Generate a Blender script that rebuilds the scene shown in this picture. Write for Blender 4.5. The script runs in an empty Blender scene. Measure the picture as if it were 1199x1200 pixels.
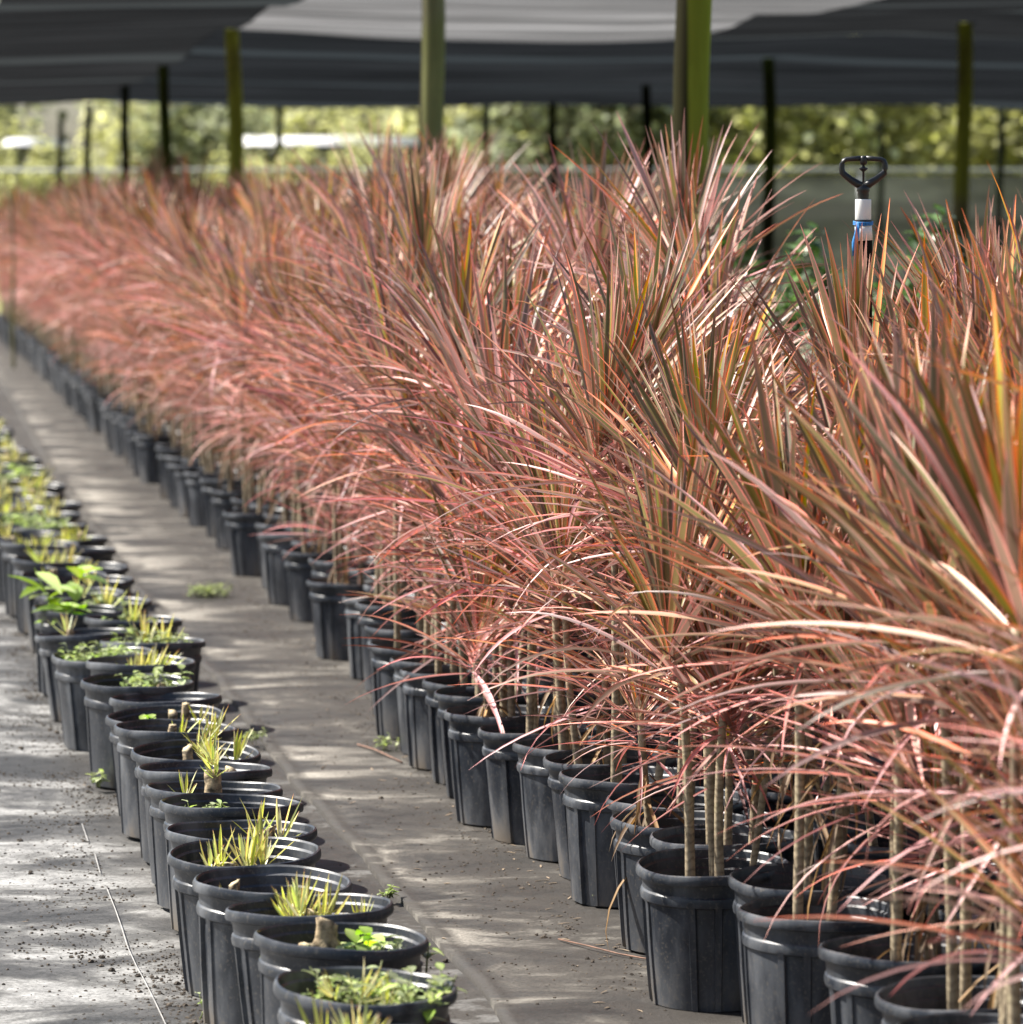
import bpy, math, random
from mathutils import Vector, Matrix, noise
random.seed(11)
R = math.radians
PI = math.pi
scene = bpy.context.scene
C = scene.collection

# ------------------------------------------------------------------ helpers
class MB:
    """collects vertices and faces, then links them as ONE mesh object"""
    def __init__(self):
        self.v = []; self.f = []; self.col = []; self.uv = []; self.mi = []
    def vert(self, co, col=(0.5, 0.5, 0.5), uv=(0.5, 0.5)):
        self.v.append(tuple(co)); self.col.append(col); self.uv.append(uv)
        return len(self.v) - 1
    def face(self, *ids, m=0):
        self.f.append(tuple(ids)); self.mi.append(m)
    def box(self, c, s, rot=None):
        hx, hy, hz = s[0] / 2, s[1] / 2, s[2] / 2
        ids = []
        for z in (-hz, hz):
            for x, y in ((-hx, -hy), (hx, -hy), (hx, hy), (-hx, hy)):
                p = Vector((x, y, z))
                if rot is not None: p = rot @ p
                ids.append(self.vert(p + Vector(c)))
        a = ids
        for q in ((3, 2, 1, 0), (4, 5, 6, 7), (0, 1, 5, 4), (1, 2, 6, 5), (2, 3, 7, 6), (3, 0, 4, 7)):
            self.face(*[a[i] for i in q])
    def lathe(self, prof, n=48, mod=None, cap0=False, cap1=False, c=(0, 0, 0), angs=None):
        if angs is not None: n = len(angs)
        rings = []
        for k, (r, z) in enumerate(prof):
            ring = []
            for i in range(n):
                t = 2 * PI * i / n if angs is None else angs[i]
                rr, zz = (r, z) if mod is None else mod(r, z, t, k)
                ring.append(self.vert((c[0] + rr * math.cos(t), c[1] + rr * math.sin(t), c[2] + zz)))
            rings.append(ring)
        for k in range(len(rings) - 1):
            a, b = rings[k], rings[k + 1]
            for i in range(n):
                j = (i + 1) % n
                self.face(a[i], a[j], b[j], b[i])
        if cap0: self.face(*reversed(rings[0]))
        if cap1: self.face(*rings[-1])
    def tube(self, pts, rad, n=8, caps=True, uvs=False):
        pts = [Vector(p) for p in pts]
        rings = []
        up = Vector((0.31, 0.17, 0.93)).normalized()
        ln = 0
        for k, p in enumerate(pts):
            d = (pts[min(k + 1, len(pts) - 1)] - pts[max(k - 1, 0)]).normalized()
            a = d.cross(up)
            if a.length < 0.15: a = d.cross(Vector((1, 0, 0)))
            a.normalize(); b = d.cross(a).normalized()
            r = rad[k] if isinstance(rad, (list, tuple)) else rad
            rings.append([self.vert(p + a * math.cos(2 * PI * i / n) * r + b * math.sin(2 * PI * i / n) * r) for i in range(n)])
        for k in range(len(rings) - 1):
            for i in range(n):
                j = (i + 1) % n
                self.face(rings[k][i], rings[k + 1][i], rings[k + 1][j], rings[k][j])
        if caps:
            self.face(*rings[0]); self.face(*reversed(rings[-1]))
    def mesh(self, name, mats, smooth=True):
        me = bpy.data.meshes.new(name)
        me.from_pydata(self.v, [], self.f)
        for m in (mats if isinstance(mats, (list, tuple)) else [mats]): me.materials.append(m)
        if any(self.mi): me.polygons.foreach_set('material_index', self.mi)
        ca = me.color_attributes.new('tone', 'FLOAT_COLOR', 'POINT')
        ca.data.foreach_set('color', [x for c in self.col for x in (c[0], c[1], c[2], 1.0)])
        ul = me.uv_layers.new(name='UVMap')
        li = [0] * len(me.loops); me.loops.foreach_get('vertex_index', li)
        ul.data.foreach_set('uv', [x for i in li for x in self.uv[i]])
        me.polygons.foreach_set('use_smooth', [smooth] * len(me.polygons))
        me.update()
        return me
    def build(self, name, mats, parent=None, loc=(0, 0, 0), smooth=True):
        return link(name, self.mesh(name, mats, smooth), parent, loc)

def link(name, me, parent=None, loc=(0, 0, 0), rot=(0, 0, 0), scale=None):
    o = bpy.data.objects.new(name, me); C.objects.link(o)
    o.location = loc; o.rotation_euler = rot
    if scale is not None: o.scale = (scale,) * 3 if not isinstance(scale, (tuple, list)) else scale
    if parent is not None: o.parent = parent
    return o
def tag(o, label=None, cat=None, group=None, kind=None):
    if label: o['label'] = label
    if cat: o['category'] = cat
    if group: o['group'] = group
    if kind: o['kind'] = kind
    return o
def empty(name, loc, rz=0, tilt=(0, 0)):
    o = bpy.data.objects.new(name, None); C.objects.link(o)
    o.location = loc; o.rotation_euler = (tilt[0], tilt[1], rz); o.empty_display_size = 0.1
    return o
def mesh_only(name, mb, mats, smooth=True): return mb.mesh(name, mats, smooth)

# ------------------------------------------------------------------ camera
F = 4700.0; FS = F / 3847; KY = 740 / F; PITCH = math.atan(342 / F); CZ = 1.38
cam = bpy.data.cameras.new('camera'); co = bpy.data.objects.new('camera', cam); C.objects.link(co)
co.location = (0, 0, CZ); co.rotation_euler = (PI / 2 - PITCH, 0, 0)
cam.sensor_width = 36; cam.lens = 36 * F / 1199; cam.clip_start = 0.1; cam.clip_end = 2000
cam.dof.use_dof = True; cam.dof.focus_distance = 6.3 * FS; cam.dof.aperture_fstop = cam.lens / 1000 / 0.021
scene.camera = co
def at(px, py, Z=0.0):
    """measured place on the level plane Z"""
    up = (600 - py) / F; rx = (px - 600) / F
    d = Vector((rx, math.cos(PITCH) + up * math.sin(PITCH), up * math.cos(PITCH) - math.sin(PITCH)))
    t = (Z - CZ) / d.z
    return Vector((0, 0, CZ)) + d * t
# the rows run away to the left: s along the row, n across it (to the right)
YAW = math.atan(KY); RD = Vector((-math.sin(YAW), math.cos(YAW), 0)); RN = Vector((math.cos(YAW), math.sin(YAW), 0))
def SN(s, n, z=0.0): return RD * s + RN * n + Vector((0, 0, z))
def toSN(p): return p.dot(RD), p.dot(RN)

# ------------------------------------------------------------------ materials
def mat(name):
    m = bpy.data.materials.new(name); m.use_nodes = True
    nt = m.node_tree; nt.nodes.clear()
    out = nt.nodes.new('ShaderNodeOutputMaterial')
    return m, nt, out
def N(nt, t, **kw):
    n = nt.nodes.new(t)
    for k, v in kw.items():
        if k.startswith('i_'):
            key = k[2:]; key = int(key) if key.isdigit() else key.replace('_', ' ')
            n.inputs[key].default_value = v
        else: setattr(n, k, v)
    return n
def L(nt, a, ao, b, bi): nt.links.new(a.outputs[ao], b.inputs[bi])
def noise_(nt, scale, detail=4, rough=0.55, coord='Object', stretch=None):
    tc = N(nt, 'ShaderNodeTexCoord'); n = N(nt, 'ShaderNodeTexNoise', i_Scale=scale, i_Detail=detail, i_Roughness=rough)
    if stretch:
        mp = N(nt, 'ShaderNodeMapping'); mp.inputs['Scale'].default_value = stretch[0]; mp.inputs['Rotation'].default_value = (0, 0, stretch[1])
        L(nt, tc, coord, mp, 'Vector'); L(nt, mp, 'Vector', n, 'Vector')
    else: L(nt, tc, coord, n, 'Vector')
    return n
def ramp(nt, src, so, stops):
    r = N(nt, 'ShaderNodeValToRGB')
    el = r.color_ramp.elements
    while len(el) > 1: el.remove(el[-1])
    el[0].position = stops[0][0]; el[0].color = (*stops[0][1], 1)
    for p, c in stops[1:]:
        e = el.new(p); e.color = (*c, 1)
    L(nt, src, so, r, 'Fac'); return r
def mix(nt, fac, a, b, blend='MIX'):
    m = N(nt, 'ShaderNodeMix', data_type='RGBA', blend_type=blend)
    for idx, x in ((0, fac), (6, a), (7, b)):
        if isinstance(x, (int, float)): m.inputs[idx].default_value = x
        elif isinstance(x, tuple) and len(x) == 3: m.inputs[idx].default_value = (*x, 1)
        else: nt.links.new(x, m.inputs[idx])
    return m.outputs[2]
def math_(nt, op, a, b=None, clamp=False):
    m = N(nt, 'ShaderNodeMath', operation=op, use_clamp=clamp)
    for i, x in enumerate((a, b)):
        if x is None: continue
        if isinstance(x, (int, float)): m.inputs[i].default_value = x
        else: nt.links.new(x, m.inputs[i])
    return m.outputs[0]
def bump(nt, h, strength, dist, nrm=None):
    b = N(nt, 'ShaderNodeBump', i_Strength=strength, i_Distance=dist)
    nt.links.new(h, b.inputs['Height'])
    if nrm is not None: nt.links.new(nrm, b.inputs['Normal'])
    return b.outputs[0]
def g3(v): return (v, v, v)

def simple(name, col, rough=0.6, var=0.25, scale=30, bumpd=0.0, metallic=0, spec=0.5):
    m, nt, out = mat(name)
    n = noise_(nt, scale)
    r = ramp(nt, n, 'Fac', [(0.38, tuple(c * (1 - var) for c in col)), (0.62, tuple(min(1, c * (1 + var)) for c in col))])
    p = N(nt, 'ShaderNodeBsdfPrincipled', i_Roughness=rough, i_Metallic=metallic)
    p.inputs['Specular IOR Level'].default_value = spec
    L(nt, r, 'Color', p, 'Base Color')
    if bumpd: nt.links.new(bump(nt, n.outputs['Fac'], 0.6, bumpd), p.inputs['Normal'])
    L(nt, p, 0, out, 0); return m

def leaf_material(name, centre_a, centre_b, old, edge_a, edge_b, trans=0.3, rough=0.34, margin=(0.45, 0.8)):
    m, nt, out = mat(name)
    at_ = N(nt, 'ShaderNodeAttribute', attribute_name='tone')
    sep = N(nt, 'ShaderNodeSeparateColor'); L(nt, at_, 'Color', sep, 'Color')
    oi = N(nt, 'ShaderNodeObjectInfo')
    uv = N(nt, 'ShaderNodeUVMap'); su = N(nt, 'ShaderNodeSeparateXYZ'); L(nt, uv, 'UV', su, 'Vector')
    e = math_(nt, 'MULTIPLY', math_(nt, 'ABSOLUTE', math_(nt, 'SUBTRACT', su.outputs['X'], 0.5)), 2.0)
    mr = N(nt, 'ShaderNodeMapRange', interpolation_type='SMOOTHSTEP'); nt.links.new(e, mr.inputs['Value'])
    mr.inputs['From Min'].default_value = margin[0]; mr.inputs['From Max'].default_value = margin[1]
    tip = N(nt, 'ShaderNodeMapRange', interpolation_type='SMOOTHSTEP'); nt.links.new(su.outputs['Y'], tip.inputs['Value'])
    tip.inputs['From Min'].default_value = 0.78; tip.inputs['From Max'].default_value = 1.0
    c = mix(nt, sep.outputs['Red'], centre_a, centre_b)
    age = math_(nt, 'ADD', sep.outputs['Green'], math_(nt, 'MULTIPLY', math_(nt, 'SUBTRACT', oi.outputs['Random'], 0.5), 0.35), True)
    c = mix(nt, age, c, old)
    ed = mix(nt, sep.outputs['Red'], edge_a, edge_b)
    c = mix(nt, math_(nt, 'MAXIMUM', mr.outputs[0], math_(nt, 'MULTIPLY', tip.outputs[0], 0.85)), c, ed)
    val = math_(nt, 'ADD', math_(nt, 'MULTIPLY', math_(nt, 'POWER', sep.outputs['Blue'], 1.6), 1.7), 0.38)
    hs = N(nt, 'ShaderNodeHueSaturation'); nt.links.new(c, hs.inputs['Color']); nt.links.new(val, hs.inputs['Value'])
    nt.links.new(math_(nt, 'ADD', 0.66, math_(nt, 'MULTIPLY', math_(nt, 'FRACT', math_(nt, 'MULTIPLY', sep.outputs['Blue'], 7.3)), 0.6)), hs.inputs['Saturation'])
    p = N(nt, 'ShaderNodeBsdfPrincipled', i_Roughness=rough); L(nt, hs, 'Color', p, 'Base Color')
    p.inputs['Specular IOR Level'].default_value = 0.65
    t = N(nt, 'ShaderNodeBsdfTranslucent'); L(nt, hs, 'Color', t, 'Color')
    ms = N(nt, 'ShaderNodeMixShader', i_0=trans); L(nt, p, 0, ms, 1); L(nt, t, 0, ms, 2); L(nt, ms, 0, out, 0)
    return m

M = {}
M['dracaena'] = leaf_material('dracaena_leaf', (0.25, 0.245, 0.04), (0.24, 0.18, 0.15), (0.60, 0.275, 0.295), (0.72, 0.235, 0.135), (0.76, 0.255, 0.27), trans=0.20, rough=0.42, margin=(0.64, 0.88))
M['dracaena_olive'] = leaf_material('dracaena_olive_leaf', (0.25, 0.235, 0.045), (0.27, 0.18, 0.14), (0.50, 0.26, 0.25), (0.68, 0.24, 0.12), (0.70, 0.25, 0.24), trans=0.18, rough=0.42, margin=(0.55, 0.85))
M['shoot'] = leaf_material('young_shoot_leaf', (0.40, 0.52, 0.10), (0.52, 0.56, 0.19), (0.62, 0.50, 0.26), (0.52, 0.46, 0.18), (0.62, 0.25, 0.20), margin=(0.7, 1.0))
M['weed'] = leaf_material('weed_leaf', (0.22, 0.34, 0.07), (0.34, 0.40, 0.14), (0.46, 0.46, 0.28), (0.24, 0.36, 0.08), (0.36, 0.42, 0.16), trans=0.35, rough=0.45)
M['bright_weed'] = leaf_material('bright_weed_leaf', (0.30, 0.52, 0.03), (0.40, 0.55, 0.05), (0.45, 0.50, 0.15), (0.30, 0.52, 0.03), (0.40, 0.55, 0.05), trans=0.4, rough=0.4)
M['dead'] = leaf_material('dead_leaf', (0.22, 0.12, 0.05), (0.32, 0.20, 0.10), (0.40, 0.28, 0.16), (0.22, 0.12, 0.05), (0.32, 0.20, 0.10), trans=0.2, rough=0.7)
M['shrub'] = leaf_material('shrub_leaf', (0.07, 0.16, 0.03), (0.14, 0.24, 0.05), (0.20, 0.28, 0.08), (0.08, 0.17, 0.03), (0.14, 0.24, 0.05), rough=0.4)
M['pale_shrub'] = leaf_material('pale_shrub_leaf', (0.40, 0.42, 0.30), (0.50, 0.48, 0.38), (0.55, 0.5, 0.42), (0.4, 0.42, 0.3), (0.5, 0.48, 0.4), rough=0.5)
M['lime_tree'] = leaf_material('lime_foliage', (0.45, 0.47, 0.17), (0.60, 0.60, 0.27), (0.62, 0.60, 0.34), (0.45, 0.47, 0.17), (0.60, 0.60, 0.27), rough=0.5, trans=0.45)
M['green_tree'] = leaf_material('green_foliage', (0.24, 0.28, 0.16), (0.46, 0.49, 0.28), (0.57, 0.58, 0.38), (0.24, 0.28, 0.16), (0.46, 0.49, 0.28), rough=0.5, trans=0.5)
M['cane'] = None
def cane_material():
    m, nt, out = mat('ringed_cane_bark')
    tc = N(nt, 'ShaderNodeTexCoord')
    w = N(nt, 'ShaderNodeTexWave', wave_type='BANDS', bands_direction='Z', i_Scale=21.0, i_Distortion=7.0, i_Detail=3.0)
    w.inputs['Detail Scale'].default_value = 3.0
    L(nt, tc, 'Object', w, 'Vector')
    n = noise_(nt, 14, 4)
    a = ramp(nt, n, 'Fac', [(0.3, (0.22, 0.17, 0.11)), (0.55, (0.42, 0.34, 0.22)), (0.75, (0.33, 0.31, 0.15))])
    c = mix(nt, math_(nt, 'MULTIPLY', math_(nt, 'POWER', w.outputs['Fac'], 2.5), 0.6), a.outputs['Color'], (0.12, 0.085, 0.05))
    p = N(nt, 'ShaderNodeBsdfPrincipled', i_Roughness=0.75); nt.links.new(c, p.inputs['Base Color'])
    nt.links.new(bump(nt, w.outputs['Fac'], 0.2, 0.001), p.inputs['Normal'])
    L(nt, p, 0, out, 0); return m
M['cane'] = cane_material()

def pot_material():
    m, nt, out = mat('black_nursery_plastic')
    tc = N(nt, 'ShaderNodeTexCoord'); oi = N(nt, 'ShaderNodeObjectInfo')
    add = N(nt, 'ShaderNodeVectorMath', operation='ADD')
    mul = N(nt, 'ShaderNodeVectorMath', operation='SCALE'); L(nt, oi, 'Location', mul, 0); mul.inputs['Scale'].default_value = 1.7
    L(nt, tc, 'Object', add, 0); L(nt, mul, 0, add, 1)
    mp = N(nt, 'ShaderNodeMapping'); mp.inputs['Scale'].default_value = (1, 1, 0.35); L(nt, add, 0, mp, 'Vector')
    n1 = N(nt, 'ShaderNodeTexNoise', i_Scale=14.0, i_Detail=5.0, i_Roughness=0.6); L(nt, mp, 0, n1, 'Vector')
    n2 = N(nt, 'ShaderNodeTexNoise', i_Scale=170.0, i_Detail=3.0); L(nt, add, 0, n2, 'Vector')
    sz = N(nt, 'ShaderNodeSeparateXYZ'); L(nt, tc, 'Object', sz, 0)
    low = N(nt, 'ShaderNodeMapRange'); nt.links.new(sz.outputs['Z'], low.inputs['Value'])
    low.inputs['From Min'].default_value = 0.12; low.inputs['From Max'].default_value = 0.0
    dm = math_(nt, 'ADD', 0.45, math_(nt, 'MULTIPLY', oi.outputs['Random'], 1.2))
    d = ramp(nt, n1, 'Fac', [(0.44, g3(0.04)), (0.64, g3(0.75))])
    dust = math_(nt, 'ADD', math_(nt, 'MULTIPLY', math_(nt, 'MULTIPLY', d.outputs['Color'], 0.50), dm), math_(nt, 'MULTIPLY', low.outputs[0], math_(nt, 'MULTIPLY', n1.outputs['Fac'], 0.5)), True)
    c = mix(nt, dust, (0.014, 0.018, 0.026), (0.20, 0.21, 0.225))
    sp = ramp(nt, n2, 'Fac', [(0.57, g3(0)), (0.66, g3(1))])
    mud = ramp(nt, n1, 'Fac', [(0.5, g3(0)), (0.62, g3(1))])
    mudm = math_(nt, 'MULTIPLY', math_(nt, 'POWER', low.outputs[0], 2.0), mud.outputs['Color'])
    c = mix(nt, math_(nt, 'MULTIPLY', mudm, 0.7), c, (0.17, 0.125, 0.075))
    c = mix(nt, math_(nt, 'MULTIPLY', sp.outputs['Color'], 0.35), c, (0.16, 0.14, 0.115))
    rr = ramp(nt, n1, 'Fac', [(0.3, g3(0.30)), (0.7, g3(0.5))])
    p = N(nt, 'ShaderNodeBsdfPrincipled'); nt.links.new(c, p.inputs['Base Color']); L(nt, rr, 'Color', p, 'Roughness')
    p.inputs['Specular IOR Level'].default_value = 0.55
    b = bump(nt, n2.outputs['Fac'], 0.25, 0.0006); b = bump(nt, n1.outputs['Fac'], 0.3, 0.004, b)
    nt.links.new(b, p.inputs['Normal'])
    L(nt, p, 0, out, 0); return m
M['pot'] = pot_material()
M['soil'] = simple('potting_soil', (0.055, 0.042, 0.032), 0.95, 0.6, 120, 0.004)
M['crumb'] = simple('soil_crumb', (0.085, 0.068, 0.052), 0.95, 0.6, 60)
M['stub'] = simple('cut_cane_bark', (0.30, 0.23, 0.14), 0.85, 0.75, 75, 0.006)
M['cutface'] = simple('cut_cane_end', (0.52, 0.43, 0.27), 0.8, 0.3, 80, 0.001)
M['whitepvc'] = simple('white_pvc', (0.76, 0.76, 0.74), 0.35, 0.04, 20)
M['blackplastic'] = simple('sprinkler_plastic', (0.012, 0.012, 0.013), 0.38, 0.2, 40)
M['blue'] = simple('blue_twine', (0.03, 0.22, 0.55), 0.5, 0.3, 150)
M['thread'] = simple('white_thread', (0.42, 0.41, 0.39), 0.7, 0.2, 20)
M['rail'] = simple('pale_rail', (0.40, 0.41, 0.40), 0.5, 0.1, 5)
M['whitewall'] = simple('white_sheeting', (0.80, 0.80, 0.79), 0.5, 0.05, 3)
M['bark'] = simple('tree_bark', (0.16, 0.12, 0.085), 0.9, 0.4, 6, 0.02)
M['twig'] = simple('red_twig', (0.22, 0.12, 0.08), 0.7, 0.3, 40)
M['litter'] = simple('leaf_litter', (0.26, 0.20, 0.14), 0.85, 0.5, 30)

def post_material(name, green, dirt_shade, dark_left=False):
    m, nt, out = mat(name)
    n = noise_(nt, 5, 6, 0.6, stretch=((1, 1, 0.12), 0)); n2 = noise_(nt, 1.1, 3, 0.5)
    a = ramp(nt, n, 'Fac', [(0.36, tuple(c * 0.35 for c in dirt_shade)), (0.5, dirt_shade), (0.66, tuple(min(1, c * 1.6) for c in dirt_shade))])
    g = ramp(nt, n2, 'Fac', [(0.40, g3(0.15)), (0.52, g3(0.95))])
    gc = ramp(nt, n, 'Fac', [(0.38, tuple(c * 0.5 for c in green)), (0.6, green)])
    c = mix(nt, g.outputs['Color'], a.outputs['Color'], gc.outputs['Color'])
    if dark_left:
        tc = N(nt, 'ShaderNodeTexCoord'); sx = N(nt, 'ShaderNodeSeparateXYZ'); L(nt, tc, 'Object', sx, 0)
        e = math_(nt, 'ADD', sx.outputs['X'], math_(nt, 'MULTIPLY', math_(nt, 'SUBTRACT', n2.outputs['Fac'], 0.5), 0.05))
        sm = N(nt, 'ShaderNodeMapRange'); nt.links.new(e, sm.inputs['Value']); sm.inputs['From Min'].default_value = dark_left; sm.inputs['From Max'].default_value = dark_left - 0.01
        c = mix(nt, math_(nt, 'MULTIPLY', sm.outputs[0], 0.95), c, (0.012, 0.009, 0.007))  # post darkens to near black left of a ragged upright line
    p = N(nt, 'ShaderNodeBsdfPrincipled', i_Roughness=0.95); nt.links.new(c, p.inputs['Base Color']); p.inputs['Specular IOR Level'].default_value = 0.08
    nt.links.new(bump(nt, n.outputs['Fac'], 0.7, 0.01), p.inputs['Normal'])
    L(nt, p, 0, out, 0); return m
M['post_green'] = post_material('algae_green_post', (0.34, 0.37, 0.06), (0.18, 0.15, 0.09))
M['post_dark_left'] = post_material('algae_green_post_with_dark_left', (0.30, 0.35, 0.04), (0.18, 0.17, 0.05), dark_left=-0.014)
M['post_grey'] = post_material('weathered_post', (0.24, 0.25, 0.10), (0.27, 0.24, 0.18), dark_left=-0.030)
M['post_mid'] = post_material('dark_green_post', (0.075, 0.105, 0.022), (0.04, 0.035, 0.025))
M['post_dark'] = post_material('dark_post', (0.016, 0.022, 0.009), (0.016, 0.013, 0.011))

def mat_cloth(name, dark, mid, light, tan, seedoff, thresh):
    """woven ground cloth, silted with dust, sun patches painted in"""
    m, nt, out = mat(name)
    tc = N(nt, 'ShaderNodeTexCoord')
    mp = N(nt, 'ShaderNodeMapping'); mp.inputs['Location'].default_value = (seedoff, seedoff * 0.7, 0); mp.inputs['Rotation'].default_value = (0, 0, 0.1)
    mp.inputs['Scale'].default_value = (1.0, 1.35, 1); L(nt, tc, 'Object', mp, 0)
    big = N(nt, 'ShaderNodeTexNoise', i_Scale=2.3, i_Detail=6.0, i_Roughness=0.62, i_Distortion=0.7); L(nt, mp, 0, big, 'Vector')
    med = N(nt, 'ShaderNodeTexNoise', i_Scale=9.0, i_Detail=6.0, i_Roughness=0.65, i_Distortion=0.3); L(nt, mp, 0, med, 'Vector')
    fine = N(nt, 'ShaderNodeTexNoise', i_Scale=120.0, i_Detail=4.0, i_Roughness=0.7); L(nt, mp, 0, fine, 'Vector')
    crumbs = N(nt, 'ShaderNodeTexVoronoi', i_Scale=70.0); L(nt, mp, 0, crumbs, 'Vector')
    base = ramp(nt, big, 'Fac', [(thresh - 0.12, dark), (thresh - 0.02, mid), (thresh + 0.03, tan), (thresh + 0.09, light)])  # palest stops paint sun patches on the cloth as well as dust
    m2 = ramp(nt, med, 'Fac', [(0.35, g3(0.55)), (0.5, g3(0.95)), (0.68, g3(1.35))])
    c = mix(nt, 1.0, base.outputs['Color'], m2.outputs['Color'], 'MULTIPLY')
    f = ramp(nt, fine, 'Fac', [(0.34, g3(0.40)), (0.5, g3(1.0)), (0.68, g3(1.35))])
    c = mix(nt, 0.9, c, f.outputs['Color'], 'MULTIPLY')
    cr = ramp(nt, crumbs, 'Distance', [(0.10, g3(1)), (0.2, g3(0))])
    crm = math_(nt, 'MULTIPLY', cr.outputs['Color'], ramp(nt, med, 'Fac', [(0.48, g3(0)), (0.6, g3(1))]).outputs['Color'])
    c = mix(nt, math_(nt, 'MULTIPLY', crm, 0.75), c, (0.05, 0.04, 0.032))
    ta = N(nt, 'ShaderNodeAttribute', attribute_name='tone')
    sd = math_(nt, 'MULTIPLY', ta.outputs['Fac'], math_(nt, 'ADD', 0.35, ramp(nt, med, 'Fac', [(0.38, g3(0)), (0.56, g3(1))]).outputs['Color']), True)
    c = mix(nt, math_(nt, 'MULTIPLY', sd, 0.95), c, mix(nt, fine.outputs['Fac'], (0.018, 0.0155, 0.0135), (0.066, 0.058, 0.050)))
    # weave
    wx = N(nt, 'ShaderNodeTexWave', bands_direction='X', i_Scale=95.0); wy = N(nt, 'ShaderNodeTexWave', bands_direction='Y', i_Scale=95.0)
    L(nt, mp, 0, wx, 'Vector'); L(nt, mp, 0, wy, 'Vector')
    wv = math_(nt, 'ADD', wx.outputs['Fac'], wy.outputs['Fac'])
    p = N(nt, 'ShaderNodeBsdfPrincipled'); nt.links.new(c, p.inputs['Base Color'])
    rr = ramp(nt, big, 'Fac', [(0.4, g3(0.62)), (0.6, g3(0.85))]); L(nt, rr, 'Color', p, 'Roughness')
    p.inputs['Specular IOR Level'].default_value = 0.4
    b = bump(nt, big.outputs['Fac'], 0.35, 0.03)
    b = bump(nt, med.outputs['Fac'], 0.5, 0.012, b); b = bump(nt, fine.outputs['Fac'], 0.6, 0.003, b)
    b = bump(nt, wv, 0.12, 0.0008, b); b = bump(nt, crm, 0.5, 0.006, b)
    nt.links.new(b, p.inputs['Normal'])
    L(nt, p, 0, out, 0); return m
M['aisle'] = mat_cloth('aisle_ground_cloth', (0.028, 0.0265, 0.025), (0.064, 0.061, 0.057), (0.32, 0.30, 0.262), (0.118, 0.108, 0.094), 3.3, 0.495)
M['leftcloth'] = mat_cloth('pale_ground_cloth', (0.036, 0.035, 0.0335), (0.084, 0.082, 0.080), (0.31, 0.306, 0.295), (0.155, 0.152, 0.144), 9.1, 0.495)
def ground_material():
    m, nt, out = mat('grassy_soil')
    n = noise_(nt, 0.25, 6, 0.6); n2 = noise_(nt, 9, 5, 0.7)
    a = ramp(nt, n, 'Fac', [(0.35, (0.20, 0.21, 0.06)), (0.5, (0.30, 0.30, 0.08)), (0.65, (0.24, 0.2, 0.11))])
    f = ramp(nt, n2, 'Fac', [(0.3, g3(0.6)), (0.7, g3(1.2))])
    c = mix(nt, 1.0, a.outputs['Color'], f.outputs['Color'], 'MULTIPLY')
    p = N(nt, 'ShaderNodeBsdfPrincipled', i_Roughness=0.95); nt.links.new(c, p.inputs['Base Color'])
    nt.links.new(bump(nt, n2.outputs['Fac'], 0.8, 0.05), p.inputs['Normal'])
    L(nt, p, 0, out, 0); return m
M['ground'] = ground_material()

def shade_cloth(name, col, trans, hole, stripe):
    m, nt, out = mat(name)
    uv = N(nt, 'ShaderNodeUVMap'); s = N(nt, 'ShaderNodeSeparateXYZ'); L(nt, uv, 'UV', s, 0)
    n = noise_(nt, 1.4, 4, 0.6, stretch=((0.25, 3.0, 1), YAW)); 
    fr = math_(nt, 'FRACT', math_(nt, 'ADD', s.outputs['Y'], math_(nt, 'MULTIPLY', math_(nt, 'SINE', math_(nt, 'MULTIPLY', s.outputs['Y'], 2.3)), 0.18)))
    seam = ramp(nt, N(nt, 'ShaderNodeValue'), 0, [(0, g3(0)), (1, g3(1))])
    nt.links.new(fr, seam.inputs['Fac'])
    el = seam.color_ramp.elements
    el[0].position = 0.86; el[1].position = 0.90
    a = ramp(nt, n, 'Fac', [(0.3, tuple(c * 0.45 for c in col)), (0.5, col), (0.72, tuple(min(1, c * 2.1) for c in col))])
    c = mix(nt, seam.outputs['Color'], a.outputs['Color'], stripe)
    d = N(nt, 'ShaderNodeBsdfDiffuse'); nt.links.new(c, d.inputs['Color'])
    t = N(nt, 'ShaderNodeBsdfTranslucent'); 
    nt.links.new(mix(nt, 1.0, c, g3(trans), 'MULTIPLY'), t.inputs['Color'])
    ad = N(nt, 'ShaderNodeAddShader'); L(nt, d, 0, ad, 0); L(nt, t, 0, ad, 1)
    tr = N(nt, 'ShaderNodeBsdfTransparent')
    ms = N(nt, 'ShaderNodeMixShader', i_0=hole); L(nt, ad, 0, ms, 1); L(nt, tr, 0, ms, 2); L(nt, ms, 0, out, 0)
    return m
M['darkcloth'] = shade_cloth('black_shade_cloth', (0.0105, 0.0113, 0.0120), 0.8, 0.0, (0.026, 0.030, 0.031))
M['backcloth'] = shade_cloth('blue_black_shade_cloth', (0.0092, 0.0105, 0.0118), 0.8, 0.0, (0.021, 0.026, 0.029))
M['lightcloth'] = shade_cloth('pale_shade_cloth', (0.098, 0.098, 0.098), 1.0, 0.0, (0.07, 0.07, 0.07))  # paler, more translucent cloth colour than the other sheets
M['fencecloth'] = shade_cloth('grey_fence_mesh', (0.085, 0.088, 0.080), 0.45, 0.12, (0.10, 0.10, 0.095))

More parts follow.
